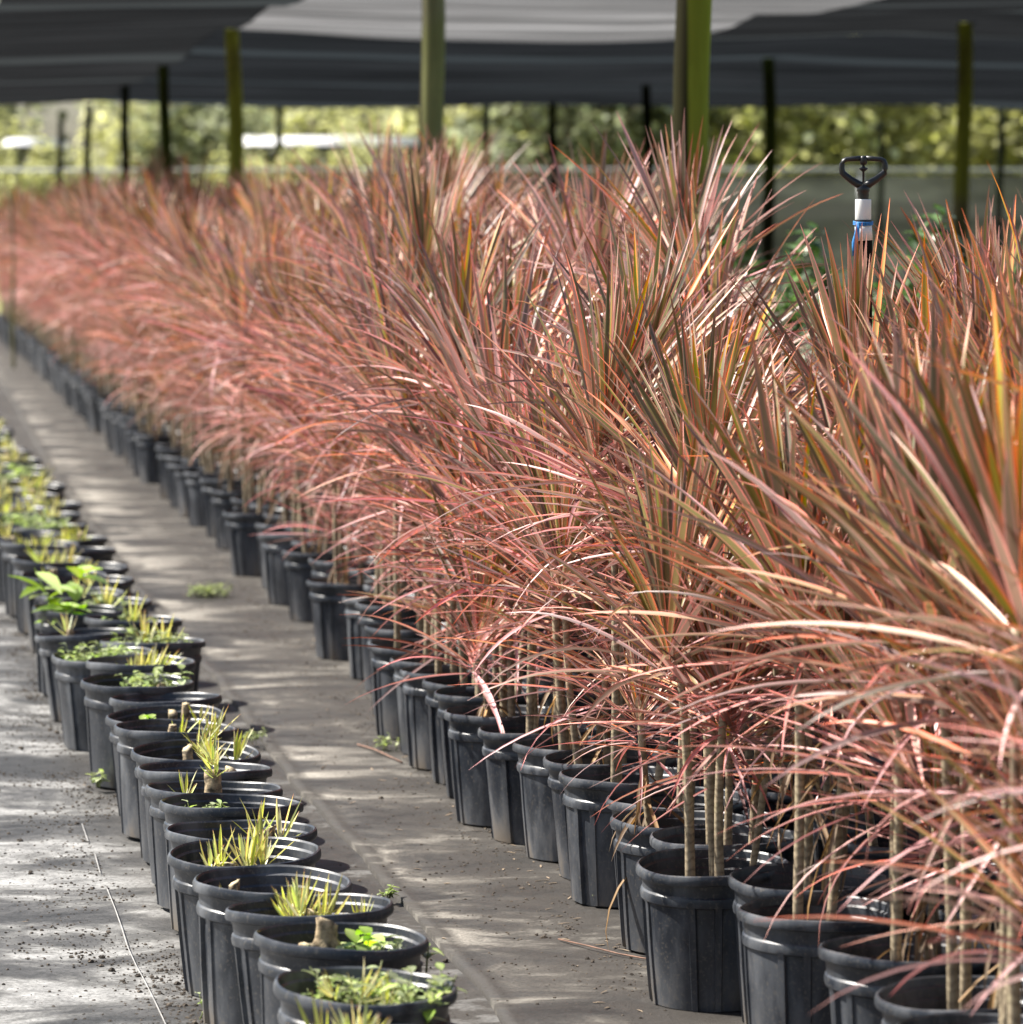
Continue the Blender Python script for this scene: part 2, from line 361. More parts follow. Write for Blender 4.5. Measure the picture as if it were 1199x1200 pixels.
# ------------------------------------------------------------------ light, sky, exposure
world = bpy.data.worlds.new('World'); scene.world = world; world.use_nodes = True
wt = world.node_tree; bg = wt.nodes['Background']
sky = wt.nodes.new('ShaderNodeTexSky'); sky.sky_type = 'NISHITA'; sky.sun_disc = False
SUN = Vector((-0.93, 0.30, 0)).normalized(); EL = R(49)
sky.sun_elevation = EL; sky.sun_rotation = math.atan2(SUN.x, SUN.y); sky.dust_density = 2.0
wt.links.new(sky.outputs[0], bg.inputs['Color']); bg.inputs['Strength'].default_value = 0.075
sl = bpy.data.lights.new('sun', 'SUN'); sl.energy = 5.0; sl.angle = R(0.6); sl.color = (1.0, 0.95, 0.87)
so = bpy.data.objects.new('sun', sl); C.objects.link(so)
tosun = SUN * math.cos(EL) + Vector((0, 0, math.sin(EL)))
so.rotation_euler = tosun.to_track_quat('Z', 'Y').to_euler(); so.location = (0, 0, 20)
vs = scene.view_settings; vs.view_transform = 'Standard'; vs.look = 'None'; vs.gamma = 1; vs.exposure = 1.05
scene.cycles.max_bounces = 7; scene.cycles.transparent_max_bounces = 8
scene.cycles.diffuse_bounces = 2; scene.cycles.glossy_bounces = 2; scene.cycles.transmission_bounces = 4

# ------------------------------------------------------------------ ground
g = MB()
ids = [g.vert(p) for p in ((-900, -60, -0.03), (900, -60, -0.03), (900, 1500, -0.03), (-900, 1500, -0.03))]
g.face(*ids); tag(g.build('ground', M['ground']), kind='structure')

# seam where the aisle cloth laps over the pale cloth
seam_px = [(10, 460), (60, 550), (150, 680), (255, 800), (308, 870), (345, 920), (410, 988), (450, 1035), (500, 1090), (570, 1168), (600, 1205)]
seam = [toSN(at(x, y)) for x, y in seam_px]
seam.sort()
ssn = [(-2.0, seam[0][1] - 0.06)] + seam + [(seam[-1][0] + 12, seam[-1][1] - 0.15), (60, seam[-1][1] - 0.3)]
def seam_n(s):
    for (s0, n0), (s1, n1) in zip(ssn, ssn[1:]):
        if s0 <= s <= s1: return n0 + (n1 - n0) * (s - s0) / (s1 - s0) + 0.006 * math.sin(s * 9) + 0.004 * math.sin(s * 23)
    return ssn[-1][1]
def cloth_sheet(name, nfun0, nfun1, s0, s1, ns, nn, z, amp, m, dirt_shade=None):
    b = MB(); rows = []
    for i in range(ns + 1):
        s = s0 + (s1 - s0) * (i / ns) ** 1.6
        row = []
        for j in range(nn + 1):
            n = nfun0(s) + (nfun1(s) - nfun0(s)) * j / nn
            h = z + amp * (noise.noise((s * 1.6, n * 1.3, z * 10)) * 0.7 + noise.noise((s * 4.1, n * 2.2, 3)) * 0.3)
            edge = min(1, j / 2)
            row.append(b.vert(SN(s, n, z + (h - z) * edge if amp else z), (dirt_shade(s, n) if dirt_shade else 0.0,) * 3))
        rows.append(row)
    for i in range(ns):
        for j in range(nn):
            b.face(rows[i][j], rows[i][j + 1], rows[i + 1][j + 1], rows[i + 1][j])
    # turned-down left edge
    low = [b.vert(Vector(b.v[r[0]]) - Vector((0, 0, z + 0.02))) for r in rows]
    for i in range(ns): b.face(rows[i][0], rows[i + 1][0], low[i + 1], low[i])
    return tag(b.build(name, m), kind='structure')
cloth_sheet('aisle_path', seam_n, lambda s: seam_n(s) + 2.2, -2, 58, 260, 90, 0.008, 0.0, M['aisle'], lambda s, n: max(0.9 if n - seam_n(s) < 0.03 else 0, min(1, max(0, 1 - abs(n - 1.36) / 0.30)) ** 0.7 if n < 1.5 else 0.85))  # narrow band at the seam paints the gap's shade along with settled soil
cloth_sheet('bed_path', lambda s: seam_n(s) + 2.2, lambda s: 16.0, -2, 58, 120, 8, 0.004, 0.0, M['aisle'])
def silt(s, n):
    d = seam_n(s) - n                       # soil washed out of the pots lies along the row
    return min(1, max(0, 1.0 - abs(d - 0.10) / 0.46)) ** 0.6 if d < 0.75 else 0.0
cloth_sheet('side_path', lambda s: seam_n(s) - 9.0, lambda s: seam_n(s) - 0.9, -2, 58, 120, 14, -0.004, 0.003, M['leftcloth'])
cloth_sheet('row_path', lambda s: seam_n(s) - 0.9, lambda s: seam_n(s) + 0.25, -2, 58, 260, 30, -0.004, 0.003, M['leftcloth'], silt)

# ------------------------------------------------------------------ pots
def pot_mesh(variant):
    rnd = random.Random(variant)
    prof = [(0.0, 0.004), (0.104, 0.0), (0.109, 0.003), (0.112, 0.03), (0.118, 0.10), (0.1235, 0.175), (0.1245, 0.184), (0.1305, 0.188), (0.1320, 0.196), (0.1305, 0.203),
            (0.1275, 0.206), (0.1290, 0.2205), (0.1325, 0.2275), (0.1395, 0.2290), (0.1408, 0.2325), (0.1405, 0.2400), (0.1385, 0.2445), (0.1355, 0.246), (0.1328, 0.243),
            (0.1310, 0.232), (0.1270, 0.2285), (0.1265, 0.214), (0.1232, 0.2105), (0.1228, 0.194), (0.1195, 0.190), (0.118, 0.15), (0.114, 0.10)]
    ov = 0.018 + 0.012 * rnd.random(); ph = rnd.random() * 6.28; ph3 = rnd.random() * 6.28; d0 = rnd.random() * 6.28
    PAN = (0.3, 1.56, 2.81, 4.07, 5.33)
    angs = [2 * PI * i / 84 for i in range(84)]
    for q in PAN:
        for dd in (0.125, 0.137, 0.18, 0.229, 0.243): angs += [q - dd, q + dd]
    angs = sorted(a % (2 * PI) for a in angs)
    def mod(r, z, t, k):
        up = (z / 0.245) ** 2
        rr = r * (1 + up * (ov * math.cos(2 * (t - ph)) + 0.008 * math.cos(3 * (t - ph3))))
        if 2 <= k <= 6:
            for q in PAN:
                dd = abs((t - q + PI) % (2 * PI) - PI)
                if dd < 0.131: rr -= 0.0042
                elif dd < 0.235: rr += 0.0034
        zz = z
        if k > 12: zz += 0.0016 * math.sin(2 * t + d0) + 0.0008 * math.sin(5 * t + ph)
        return rr, zz
    b = MB(); b.lathe(prof, 84, mod, angs=angs)
    me = b.mesh('pot', M['pot']); me.set_sharp_from_angle(angle=R(32)); return me
POTS = [pot_mesh(i) for i in range(6)]
def soil_mesh(seed, z, r):
    b = MB(); rings = []
    c0 = b.vert((0, 0, z + 0.004))
    for k in range(1, 9):
        rr = r * k / 8
        rings.append([b.vert((rr * math.cos(t), rr * math.sin(t), z + 0.012 * noise.noise((rr * 30 * math.cos(t) + seed, rr * 30 * math.sin(t), seed)))) for t in [2 * PI * i / 36 for i in range(36)]])
    for i in range(36): b.face(c0, rings[0][i], rings[0][(i + 1) % 36])
    for k in range(7):
        for i in range(36): b.face(rings[k][i], rings[k + 1][i], rings[k + 1][(i + 1) % 36], rings[k][(i + 1) % 36])
    return b.mesh('soil', M['soil'], smooth=False)
SOIL_R = [soil_mesh(i, 0.185, 0.1185) for i in range(3)]
SOIL_L = [soil_mesh(i + 9, 0.178, 0.1185) for i in range(3)]

# ------------------------------------------------------------------ leaves
def leaf(b, base, az, el, length, width, droop, tone, nseg=6, keel=0.25, twist=0.0, curl=0.0):
    """one strap leaf: a strip three vertices wide bending over along its length"""
    p = Vector(base); e = el; a = az
    prev = None
    for k in range(nseg + 1):
        t = k / nseg
        w = width * (0.55 + 0.45 * min(1, t / 0.3)) * (1 - max(0, (t - 0.4) / 0.6) ** 1.7)
        w = max(w, width * 0.03)
        d = Vector((math.cos(a) * math.cos(e), math.sin(a) * math.cos(e), math.sin(e)))
        side = Vector((-math.sin(a), math.cos(a), 0)); nrm = d.cross(side)
        if nrm.z < 0 and abs(el) < 1.2: nrm = -nrm
        tw = twist * t
        sd = side * math.cos(tw) + nrm * math.sin(tw)
        nn = nrm * math.cos(tw) - side * math.sin(tw)
        ids = (b.vert(p + sd * w / 2, tone, (0, t)), b.vert(p - nn * w * keel, tone, (0.5, t)), b.vert(p - sd * w / 2, tone, (1, t)))
        if prev:
            b.face(prev[0], prev[1], ids[1], ids[0]); b.face(prev[1], prev[2], ids[2], ids[1])
        prev = ids
        st = length / nseg
        e -= droop / nseg * (0.45 + 1.1 * t)
        a += curl / nseg
        p = p + Vector((math.cos(a) * math.cos(e), math.sin(a) * math.cos(e), math.sin(e))) * st
def rosette(seed, n, length, width, zone, upright=0.0, nseg=6):
    r = random.Random(seed); b = MB()
    for i in range(n):
        t = i / (n - 1)                      # 0 oldest and lowest, 1 youngest
        az = i * 2.39996 + r.uniform(-0.35, 0.35)
        el = R(-12 + 98 * t ** 0.68 + 8 * upright) + r.uniform(-0.20, 0.20)
        el = min(el, R(88))
        ln = length * (0.72 + 0.42 * math.sin(PI * min(1, 0.18 + 0.72 * t))) * r.uniform(0.78, 1.1)
        if t > 0.93: ln *= 0.75
        dr = R(40 * (1 - t) ** 1.1 + 7) * r.uniform(0.2, 1.2)
        if r.random() < 0.05: dr *= 2.2
        w = width * r.uniform(0.7, 1.15) * (0.8 + 0.35 * t)
        tone = (min(1, max(0, r.gauss(0.34 if upright < 1 else 0.40, 0.33))), min(1, max(0, (1 - t) * (1.02 if upright < 1 else 0.65) - 0.20 + r.gauss(0, 0.16))), r.random())
        z = -zone * (1 - t)
        leaf(b, (0.006 * math.cos(az), 0.006 * math.sin(az), z), az, el, ln, w, dr, tone, nseg, 0.28, r.uniform(-0.7, 0.7), r.uniform(-0.25, 0.25))
    return b.mesh('leaf_rosette', M['dracaena' if upright < 1 else 'dracaena_olive'])
ROS = {
    'big': [rosette(100 + i, 84, 0.41, 0.0165, 0.17, 0.0, 8) for i in range(4)],
    'mid': [rosette(200 + i, 76, 0.34, 0.0130, 0.14, 0.0, 8) for i in range(5)],
    'low': [rosette(300 + i, 70, 0.26, 0.0095, 0.12, -0.6, 8) for i in range(4)],
    'tall': [rosette(400 + i, 76, 0.47, 0.0210, 0.14, 1.4, 8) for i in range(3)],
}
def dead_mesh(seed):
    r = random.Random(seed); b = MB()
    for i in range(16):
        az = r.uniform(0, 6.28)
        leaf(b, (0.008 * math.cos(az), 0.008 * math.sin(az), r.uniform(-0.30, -0.12)), az, R(r.uniform(-70, -20)), r.uniform(0.1, 0.24), 0.009, R(r.uniform(20, 80)),
             (r.random(), r.random(), r.random()), 5, 0.3, r.uniform(-2, 2), r.uniform(-1, 1))
    return b.mesh('dead_leaves', M['dead'])
DEAD = [dead_mesh(i) for i in range(3)]
CANES = {}
def cane_mesh(h, v):
    k = (round(h, 1), v)
    if k not in CANES:
        r = random.Random(hash(k) % 9999 + v); b = MB(); pts = []; rad = []
        a, q = r.uniform(-0.03, 0.03), r.uniform(-0.03, 0.03)
        nk = 9
        for i in range(nk + 1):
            t = i / nk
            pts.append((a * math.sin(t * 2.2) * k[0], q * math.sin(t * 2.7) * k[0], k[0] * t - 0.01 * (i == 0)))
            rad.append(0.0092 - 0.0030 * t + 0.0007 * r.uniform(-1, 1))
        b.tube(pts, rad, 10)
        CANES[k] = (b.mesh('cane', M['cane']), Vector(pts[-1]))
    return CANES[k]

# ------------------------------------------------------------------ the dracaena bed: where the pots stand
edge_px = [(1029, 1162), (957, 1117), (860, 1067), (827, 1031), (767, 1017), (762, 987), (712, 962), (707, 935), (656, 917), (629, 887), (593, 870), (563, 857),
           (534, 845), (507, 813), (491, 800), (469, 788), (456, 773), (430, 757), (425, 738), (415, 713), (398, 700)]
pts = []
for x, y in edge_px:
    w = 0.248 * (y - 258)
    p = at(x + w / 2, y, 0.25); pts.append([*toSN(p), 'edge', True])
rnd = random.Random(5)
n_edge = sorted(p[1] for p in pts)[len(pts) // 2]
s_near = min(p[0] for p in pts); s_far = max(p[0] for p in pts)
EN = n_edge
s = s_near - 0.30
for i in range(4):
    pts.append([s, EN + rnd.uniform(0, 0.06), 'edge', False]); s -= 0.30
s = s_far + 0.25; i = 0
while s < 39.5 * FS:
    pts.append([s, EN + (0.0 if i % 2 else 0.11) + rnd.uniform(-0.03, 0.05), 'edge', False]); s += 0.30 + rnd.uniform(-0.02, 0.03); i += 1
for off, send, sp in ((0.36, 32, 0.36), (0.66, 26, 0.41), (0.95, 21, 0.47)):
    s = 4.1 + rnd.random() * 0.2
    while s < send:
        pts.append([s, EN + off + rnd.uniform(-0.04, 0.04), 'inner', False]); s += sp * (0.95 if s < 12 else 1.15) + rnd.uniform(-0.03, 0.03)
for it in range(60):
    for i in range(len(pts)):
        for j in range(i + 1, len(pts)):
            a, b_ = pts[i], pts[j]
            ds, dn = b_[0] - a[0], b_[1] - a[1]
            if abs(ds) > 0.3: continue
            d = math.hypot(ds, dn)
            if d < (0.262 if a[3] and b_[3] else 0.283):
                if d < 1e-4: ds, dn, d = 0.01, 0.01, 0.014
                k = ((0.262 if a[3] and b_[3] else 0.283) - d) / d * 0.5
                wa, wb = (1, 1) if a[3] == b_[3] else ((0.06, 1.8) if a[3] else (1.8, 0.06))
                a[0] -= ds * k * wa; a[1] -= dn * k * wa; b_[0] += ds * k * wb; b_[1] += dn * k * wb
pts.sort(key=lambda p: p[0])
print('dracaenas', len(pts))

ORD = ['first', 'second', 'third', 'fourth', 'fifth', 'sixth', 'seventh', 'eighth', 'ninth', 'tenth', 'eleventh', 'twelfth', 'thirteenth', 'fourteenth', 'fifteenth',
       'sixteenth', 'seventeenth', 'eighteenth', 'nineteenth', 'twentieth', 'twenty-first', 'twenty-second', 'twenty-third', 'twenty-fourth']
GRP = 'red-leaved dracaenas in black pots standing in the bed right of the aisle'
def dracaena(s, n, line, idx, rr, special=False):
    p = SN(s, n, 0.009)
    root = empty('potted_dracaena', p, rr.uniform(0, 6.28), (rr.uniform(-0.02, 0.02), rr.uniform(-0.02, 0.02)))
    link('pot', rr.choice(POTS), root, (0, 0, 0), (0, 0, rr.uniform(0, 6.28)), (rr.uniform(0.97, 1.01), rr.uniform(0.97, 1.01), rr.uniform(0.97, 1.05)))
    link('soil', rr.choice(SOIL_R), root, (0, 0, 0), (0, 0, rr.uniform(0, 6.28)))
    # growth: taller far down the row, a dip just behind the sprinkler
    px = 600 + F * p.x / max(p.y, 1)
    grow = 1.0 + min(0.30, max(0, (s - 8.5) * 0.016))
    if 815 < px < 1020 and line == 'inner' and s < 15: grow *= 0.56
    elif 1020 <= px < 1120 and line == 'inner' and 8.0 < s < 15: grow *= 0.78
    if 835 < px < 1060 and line == 'edge': grow *= 0.84
    if line == 'edge': hs = [(0.38, 'low'), (0.56, 'mid'), (0.78, 'big')]
    else: hs = [(0.52, 'mid'), (0.72, 'big'), (0.84, 'big')]
    if s < 7.0 and line == 'edge': hs = [(0.38, 'low'), (0.50, 'mid'), (0.66, 'tall')]
    if s < 7.6 and line == 'inner': hs = [(0.52, 'mid'), (0.64, 'tall'), (0.76, 'tall')]
    if line == 'inner' and rr.random() < 0.12 and s < 17 and not 780 < px < 1120: hs[2] = (0.86, 'tall')
    if line == 'edge' and s < 8.0 and rr.random() < 0.6: hs = hs[1:]
    if line == 'edge' and 7.4 < s < 10.5 and idx % 3 == 0: hs = [(0.3, 'mid')] + hs[-2:]
    if special: hs = [(0.6, 'mid'), (0.8, 'tall'), (0.8, 'tall')] if px < 1000 else [(0.5, 'mid'), (0.7, 'tall'), (0.8, 'tall')]; grow = 1.0
    grow *= rr.uniform(0.90, 1.10) if not special else 1
    if line == 'inner' and rr.random() < 0.35: hs = hs[1:]
    for k, (h, kind) in enumerate(hs):
        h = round(max(0.2, h * grow * rr.uniform(0.80, 1.16)), 1)
        me, top = cane_mesh(h, rr.randrange(3))
        a = k * 2.1 + rr.uniform(-0.5, 0.5); rad = rr.uniform(0.025, 0.06)
        tl = rr.uniform(0, 0.09)
        c = link('cane', me, root, (rad * math.cos(a), rad * math.sin(a), 0.183), (-math.sin(a) * tl, math.cos(a) * tl, rr.uniform(-0.4, 0.4)))
        sc = rr.uniform(0.88, 1.12) * (1.0 if kind != 'tall' else 0.95)
        link('leaf_rosette', rr.choice(ROS[kind]), c, top, (rr.uniform(-0.30, 0.30), rr.uniform(-0.30, 0.30), rr.uniform(0, 6.28)), sc * rr.uniform(0.86, 1.04))
        if k == 0 and line == 'edge' and rr.random() < 0.3 and h > 0.25:
            link('dead_leaves', rr.choice(DEAD), c, top, (0, 0, rr.uniform(0, 6.28)))
    # a third of the edge pots hold a leaning thin extra stem without leaves
    if line == 'edge' and rr.random() < 0.25:
        me, top = cane_mesh(rr.choice((0.3, 0.4, 0.5)), rr.randrange(3)); a = rr.uniform(0, 6.28)
        link('cane', me, root, (0.07 * math.cos(a), 0.07 * math.sin(a), 0.183), (rr.uniform(-0.12, 0.12), rr.uniform(-0.12, 0.12), 0), (0.8, 0.8, 1))
    return root
rr = random.Random(77)
edge_i = 0
def nearest_px(px, Y):
    w = Vector(((px - 600) / F * Y, Y, 0)); a, c = toSN(w)
    q = min((p for p in pts if p[2] == 'inner'), key=lambda p: math.hypot(p[0] - a, p[1] - c)); return (q[0], q[1])
SPEC = {nearest_px(752, 7.3 * FS): 'tall olive-leaved dracaena with upright spiky fan, left of the sprinkler', nearest_px(1120, 5.5 * FS): 'tall spiky olive and red dracaena rising at right edge, right of the sprinkler',
        nearest_px(1175, 5.3 * FS): 'tall upright olive dracaena at the right frame edge, behind nearest edge pots'}
inner_lab = 0
for s, n, line, fixed in pts:
    o = dracaena(s, n, line, edge_i, rr, (s, n) in SPEC)
    if line == 'edge':
        if fixed and edge_i < len(ORD) and edge_i < 21:
            lab = f'red-leaved dracaena in black pot on the aisle edge, {ORD[edge_i]} pot from the camera'
            edge_i += 1
        elif s < 7:
            lab = 'blurred olive and red dracaena closest to camera, cut off by the right frame edge'
        elif s < 22:
            lab = 'pinkish red dracaena in aisle-edge pot, in the middle stretch of the row'
        else:
            lab = 'blurred pink-red dracaena in aisle-edge pot, far down the row at upper left'
    else:
        if (s, n) in SPEC: lab = SPEC[(s, n)]
        elif s < 6.8: lab = 'tall sharp-leaved olive and red dracaena behind the nearest edge pots, right side'
        elif s < 12.5: lab = 'red and olive dracaena in the inner lines beside the sprinkler stake'
        elif s < 20: lab = 'red dracaena in the inner lines behind the middle of the hedge'
        else: lab = 'far dracaena of the inner lines, only its blurred red leaf tips showing'
    tag(o, lab, 'potted plant', GRP)

# the dense far mass nobody could count
b = MB(); r = random.Random(31)
for i in range(190):
    s = r.uniform(21, 50); n = EN + r.uniform(0.5, 1.0) if s < 32 else EN + r.uniform(0.3, 1.05)
    h = r.uniform(0.8, 1.3); p = SN(s, n)
    for k in range(60):
        t = k / 59; az = r.uniform(0, 6.28)
        leaf(b, p + Vector((0, 0, h - 0.15 * (1 - t))), az, R(-15 + 98 * t) + r.uniform(-0.2, 0.2), r.uniform(0.3, 0.5), 0.014, R(60 * (1 - t) + 10) * r.random(),
             (r.random(), min(1, max(0, 1 - t + r.gauss(0, 0.15))), r.random()), 4)
tag(b.build('distant_dracaena_mass', M['dracaena']), 'blurred mass of red dracaena tips filling the far end of the bed', 'plants', kind='stuff')

# ------------------------------------------------------------------ young shoots and weeds for the left row
def shoot_mesh(seed, n, ln):
    r = random.Random(seed); b = MB()
    for i in range(n):
        t = i / (n - 1); az = i * 2.4 + r.uniform(-0.4, 0.4)
        tone = (min(1, max(0, r.gauss(0.35, 0.3))), r.random() * 0.5, r.uniform(0.35, 1))
        leaf(b, (0.004 * math.cos(az), 0.004 * math.sin(az), 0.018 * t), az, R(42 + 42 * t) + r.uniform(-0.15, 0.15), ln * r.uniform(0.55, 1.1), 0.0058, R(r.uniform(-14, 20)), tone, 5, 0.3)
    return b.mesh('shoot', M['shoot'])
SHOOTS = [shoot_mesh(i, 7 + i, 0.048 + 0.006 * i) for i in range(5)]
def ovate(b, base, az, el, ln, w, tone, fold=0.15):
    d = Vector((math.cos(az) * math.cos(el), math.sin(az) * math.cos(el), math.sin(el))); side = Vector((-math.sin(az), math.cos(az), 0)); up = d.cross(side)
    if up.z < 0: up = -up
    rows = []
    for k, (t, ww) in enumerate(((0, 0.08), (0.2, 0.75), (0.45, 1.0), (0.72, 0.66), (1, 0.04))):
        c = Vector(base) + d * ln * t - Vector((0, 0, 1)) * ln * 0.22 * t * t
        rows.append((b.vert(c + side * w * ww / 2 + up * fold * w * ww, tone, (0, t)), b.vert(c, tone, (0.5, t)), b.vert(c - side * w * ww / 2 + up * fold * w * ww, tone, (1, t))))
    for p, q in zip(rows, rows[1:]):
        b.face(p[0], p[1], q[1], q[0]); b.face(p[1], p[2], q[2], q[1])
def weed_mesh(seed, stems, h, lf, spread, m, wratio=0.5):
    r = random.Random(seed); b = MB()
    for i in range(stems):
        az = r.uniform(0, 6.28); rad = spread * math.sqrt(r.random()); p = Vector((rad * math.cos(az), rad * math.sin(az), 0))
        lean = Vector((r.uniform(-0.5, 0.5), r.uniform(-0.5, 0.5), 1)).normalized(); hh = h * r.uniform(0.5, 1.1)
        top = p + lean * hh
        b.tube([p, p + lean * hh * 0.5 + Vector((r.uniform(-.004, .004), 0, 0)), top], [0.0018, 0.0014, 0.0009], 5)
        for k in range(r.randint(5, 9)):
            t = r.uniform(0.3, 1.0); q = p + lean * hh * t
            tone = (r.random(), r.random() * 0.8, r.uniform(0.2, 1))
            ovate(b, q, r.uniform(0, 6.28), R(r.uniform(-15, 45)), lf * r.uniform(0.55, 1.15), lf * wratio * r.uniform(0.8, 1.2), tone)
    return b.mesh('weed', m)
WEED = [weed_mesh(i, 9, 0.055, 0.026, 0.075, M['weed']) for i in range(3)]
WEED_DENSE = weed_mesh(20, 46, 0.085, 0.030, 0.110, M['weed'])
WEED_TALL = weed_mesh(21, 2, 0.11, 0.045, 0.0008, M['bright_weed'], 0.55)
WEED_SMALL = [weed_mesh(30 + i, 4, 0.035, 0.022, 0.010, M['weed']) for i in range(3)]
BROAD = weed_mesh(40, 3, 0.20, 0.13, 0.012, M['bright_weed'], 0.42)
def stub_mesh(seed, h, rad):
    r = random.Random(seed); b = MB(); n = 14
    n = 22; NK = 12
    prof = [(rad * (1.12 - 0.14 * i / NK + 0.10 * (i in (3, 7, 8)) + 0.05 * r.uniform(-1, 1)), -0.012 + (h + 0.012) * i / NK) for i in range(NK + 1)]
    sl = r.uniform(-0.8, 0.8); bx, by = r.uniform(-0.15, 0.15), r.uniform(-0.15, 0.15)
    def mod(rr_, z, t, k):
        q = rr_ * (1 + 0.30 * noise.noise((math.cos(t) * 1.6 + seed, math.sin(t) * 1.6, z * 45 + seed)) + 0.10 * noise.noise((math.cos(t) * 5, math.sin(t) * 5, z * 160)))
        return q, z + (sl * rr_ * math.cos(t) * 0.8 + 0.10 * rr_ * math.sin(5 * t + seed) if k >= NK - 1 else 0)
    b.lathe(prof, n, mod)
    top = len(b.v) - n
    b.face(*range(top, top + n), m=1)
    return b.mesh('cut_stub', [M['stub'], M['cutface']])
STUB = [stub_mesh(i, h, r_) for i, (h, r_) in enumerate(((0.045, 0.009), (0.065, 0.010), (0.085, 0.010), (0.05, 0.014), (0.07, 0.014)))]

# measured rim left edge, rim middle height, and what grows in the pot (x across, y away, in pot radii)
LP = [
    (332, 1224, 'red-tipped', None),
    (309, 1158, 'weedy', 'black pot crowded with leafy green weeds, nearest complete one in the left row'),
    (288, 1098, 'twostubs', 'black pot holding two thick brown cut stubs and tall green weed'),
    (267, 1062, 'bigshoot', 'black pot with large yellow-red shoots at its middle, one small tuft at right'),
    (222, 1035, 'leftstub', 'black pot with one short stub and small shoot near its left side'),
    (199, 1000, 'pair', 'black pot with two yellow-green shoot clusters either side of a short stub'),
    (192, 967, 'rightpair', 'black pot with thin pale shoots around a stub by its right rim'),
    (182, 943, 'littleweed', 'black pot with only small green weeds near its left rim, before tall stub'),
    (168, 921, 'tallstub', 'black pot with tall knobbly stub topped by red and yellow shoots'),
    (160, 899, 'rightstub', 'black pot with lone tan stub at its right half'),
    (149, 876, 'shootclump', 'black pot with yellow shoots spilling over right rim from one stub'),
    (128, 852, 'stubleft', 'black pot with slim brown stub and pale pink-tipped shoots'),
    (126, 833, 'twothin', 'black pot with two thin leaning stubs and small weed'),
    (124, 815, 'bare', 'black pot with almost bare soil and tiny stub'),
    (96, 803, 'smallbush', 'black pot with low pale bushy weed and short stub at right'),
    (100, 778, 'spiky', 'black pot with spiky yellow-green tuft at its middle, rims of others behind'),
]
rl = random.Random(8)
left = []
for x, y, what, lab in LP:
    w = 0.248 * (y - 258); left.append([*toSN(at(x + w / 2, y, 0.245)), what, lab])
s = left[-1][0] + 0.28; base_n = left[-1][1]
slope = (left[-1][1] - left[1][1]) / (left[-1][0] - left[1][0])
i = 0
while s < 19.5 * FS:
    left.append([s, base_n - 0.012 * (s - left[15][0]) + (0.05 if i % 2 else -0.05) + rl.uniform(-0.03, 0.03), 'rand', None]); s += 0.295; i += 1
for it in range(80):
    for a in range(len(left)):
        for c in range(a + 1, len(left)):
            ds, dn = left[c][0] - left[a][0], left[c][1] - left[a][1]; d = math.hypot(ds, dn)
            if d < 0.281:
                k = (0.281 - d) / d * 0.5
                left[a][0] -= ds * k; left[a][1] -= dn * k; left[c][0] += ds * k; left[c][1] += dn * k
LG = 'black pots of cut-back plants in the row left of the aisle'
SZ = 0.180
def put(root, name, me, x, y, z=SZ, sc=1.0, tilt=0.1, rz=None, cz=None):
    # x to the right and y away from the camera, in metres inside the pot
    return link(name, me, root, (x, y, z), (rl.uniform(-tilt, tilt), rl.uniform(-tilt, tilt), rl.uniform(0, 6.28) if rz is None else rz), sc)
def stub_with(root, x, y, si, shoots=0, sc=1.0, ssc=1.0, spread=0.02):
    st = put(root, 'cut_stub', STUB[si], x, y, SZ, sc, 0.12)
    for q in range(shoots):
        a = rl.uniform(0, 6.28) if shoots != 2 else q * PI + rl.uniform(-0.4, 0.4)
        hh = rl.uniform(0.02, 0.055)
        link('shoot', rl.choice(SHOOTS), st, (spread * math.cos(a), spread * math.sin(a), hh), (-math.sin(a) * 0.45, math.cos(a) * 0.45, 0), ssc)
    return st
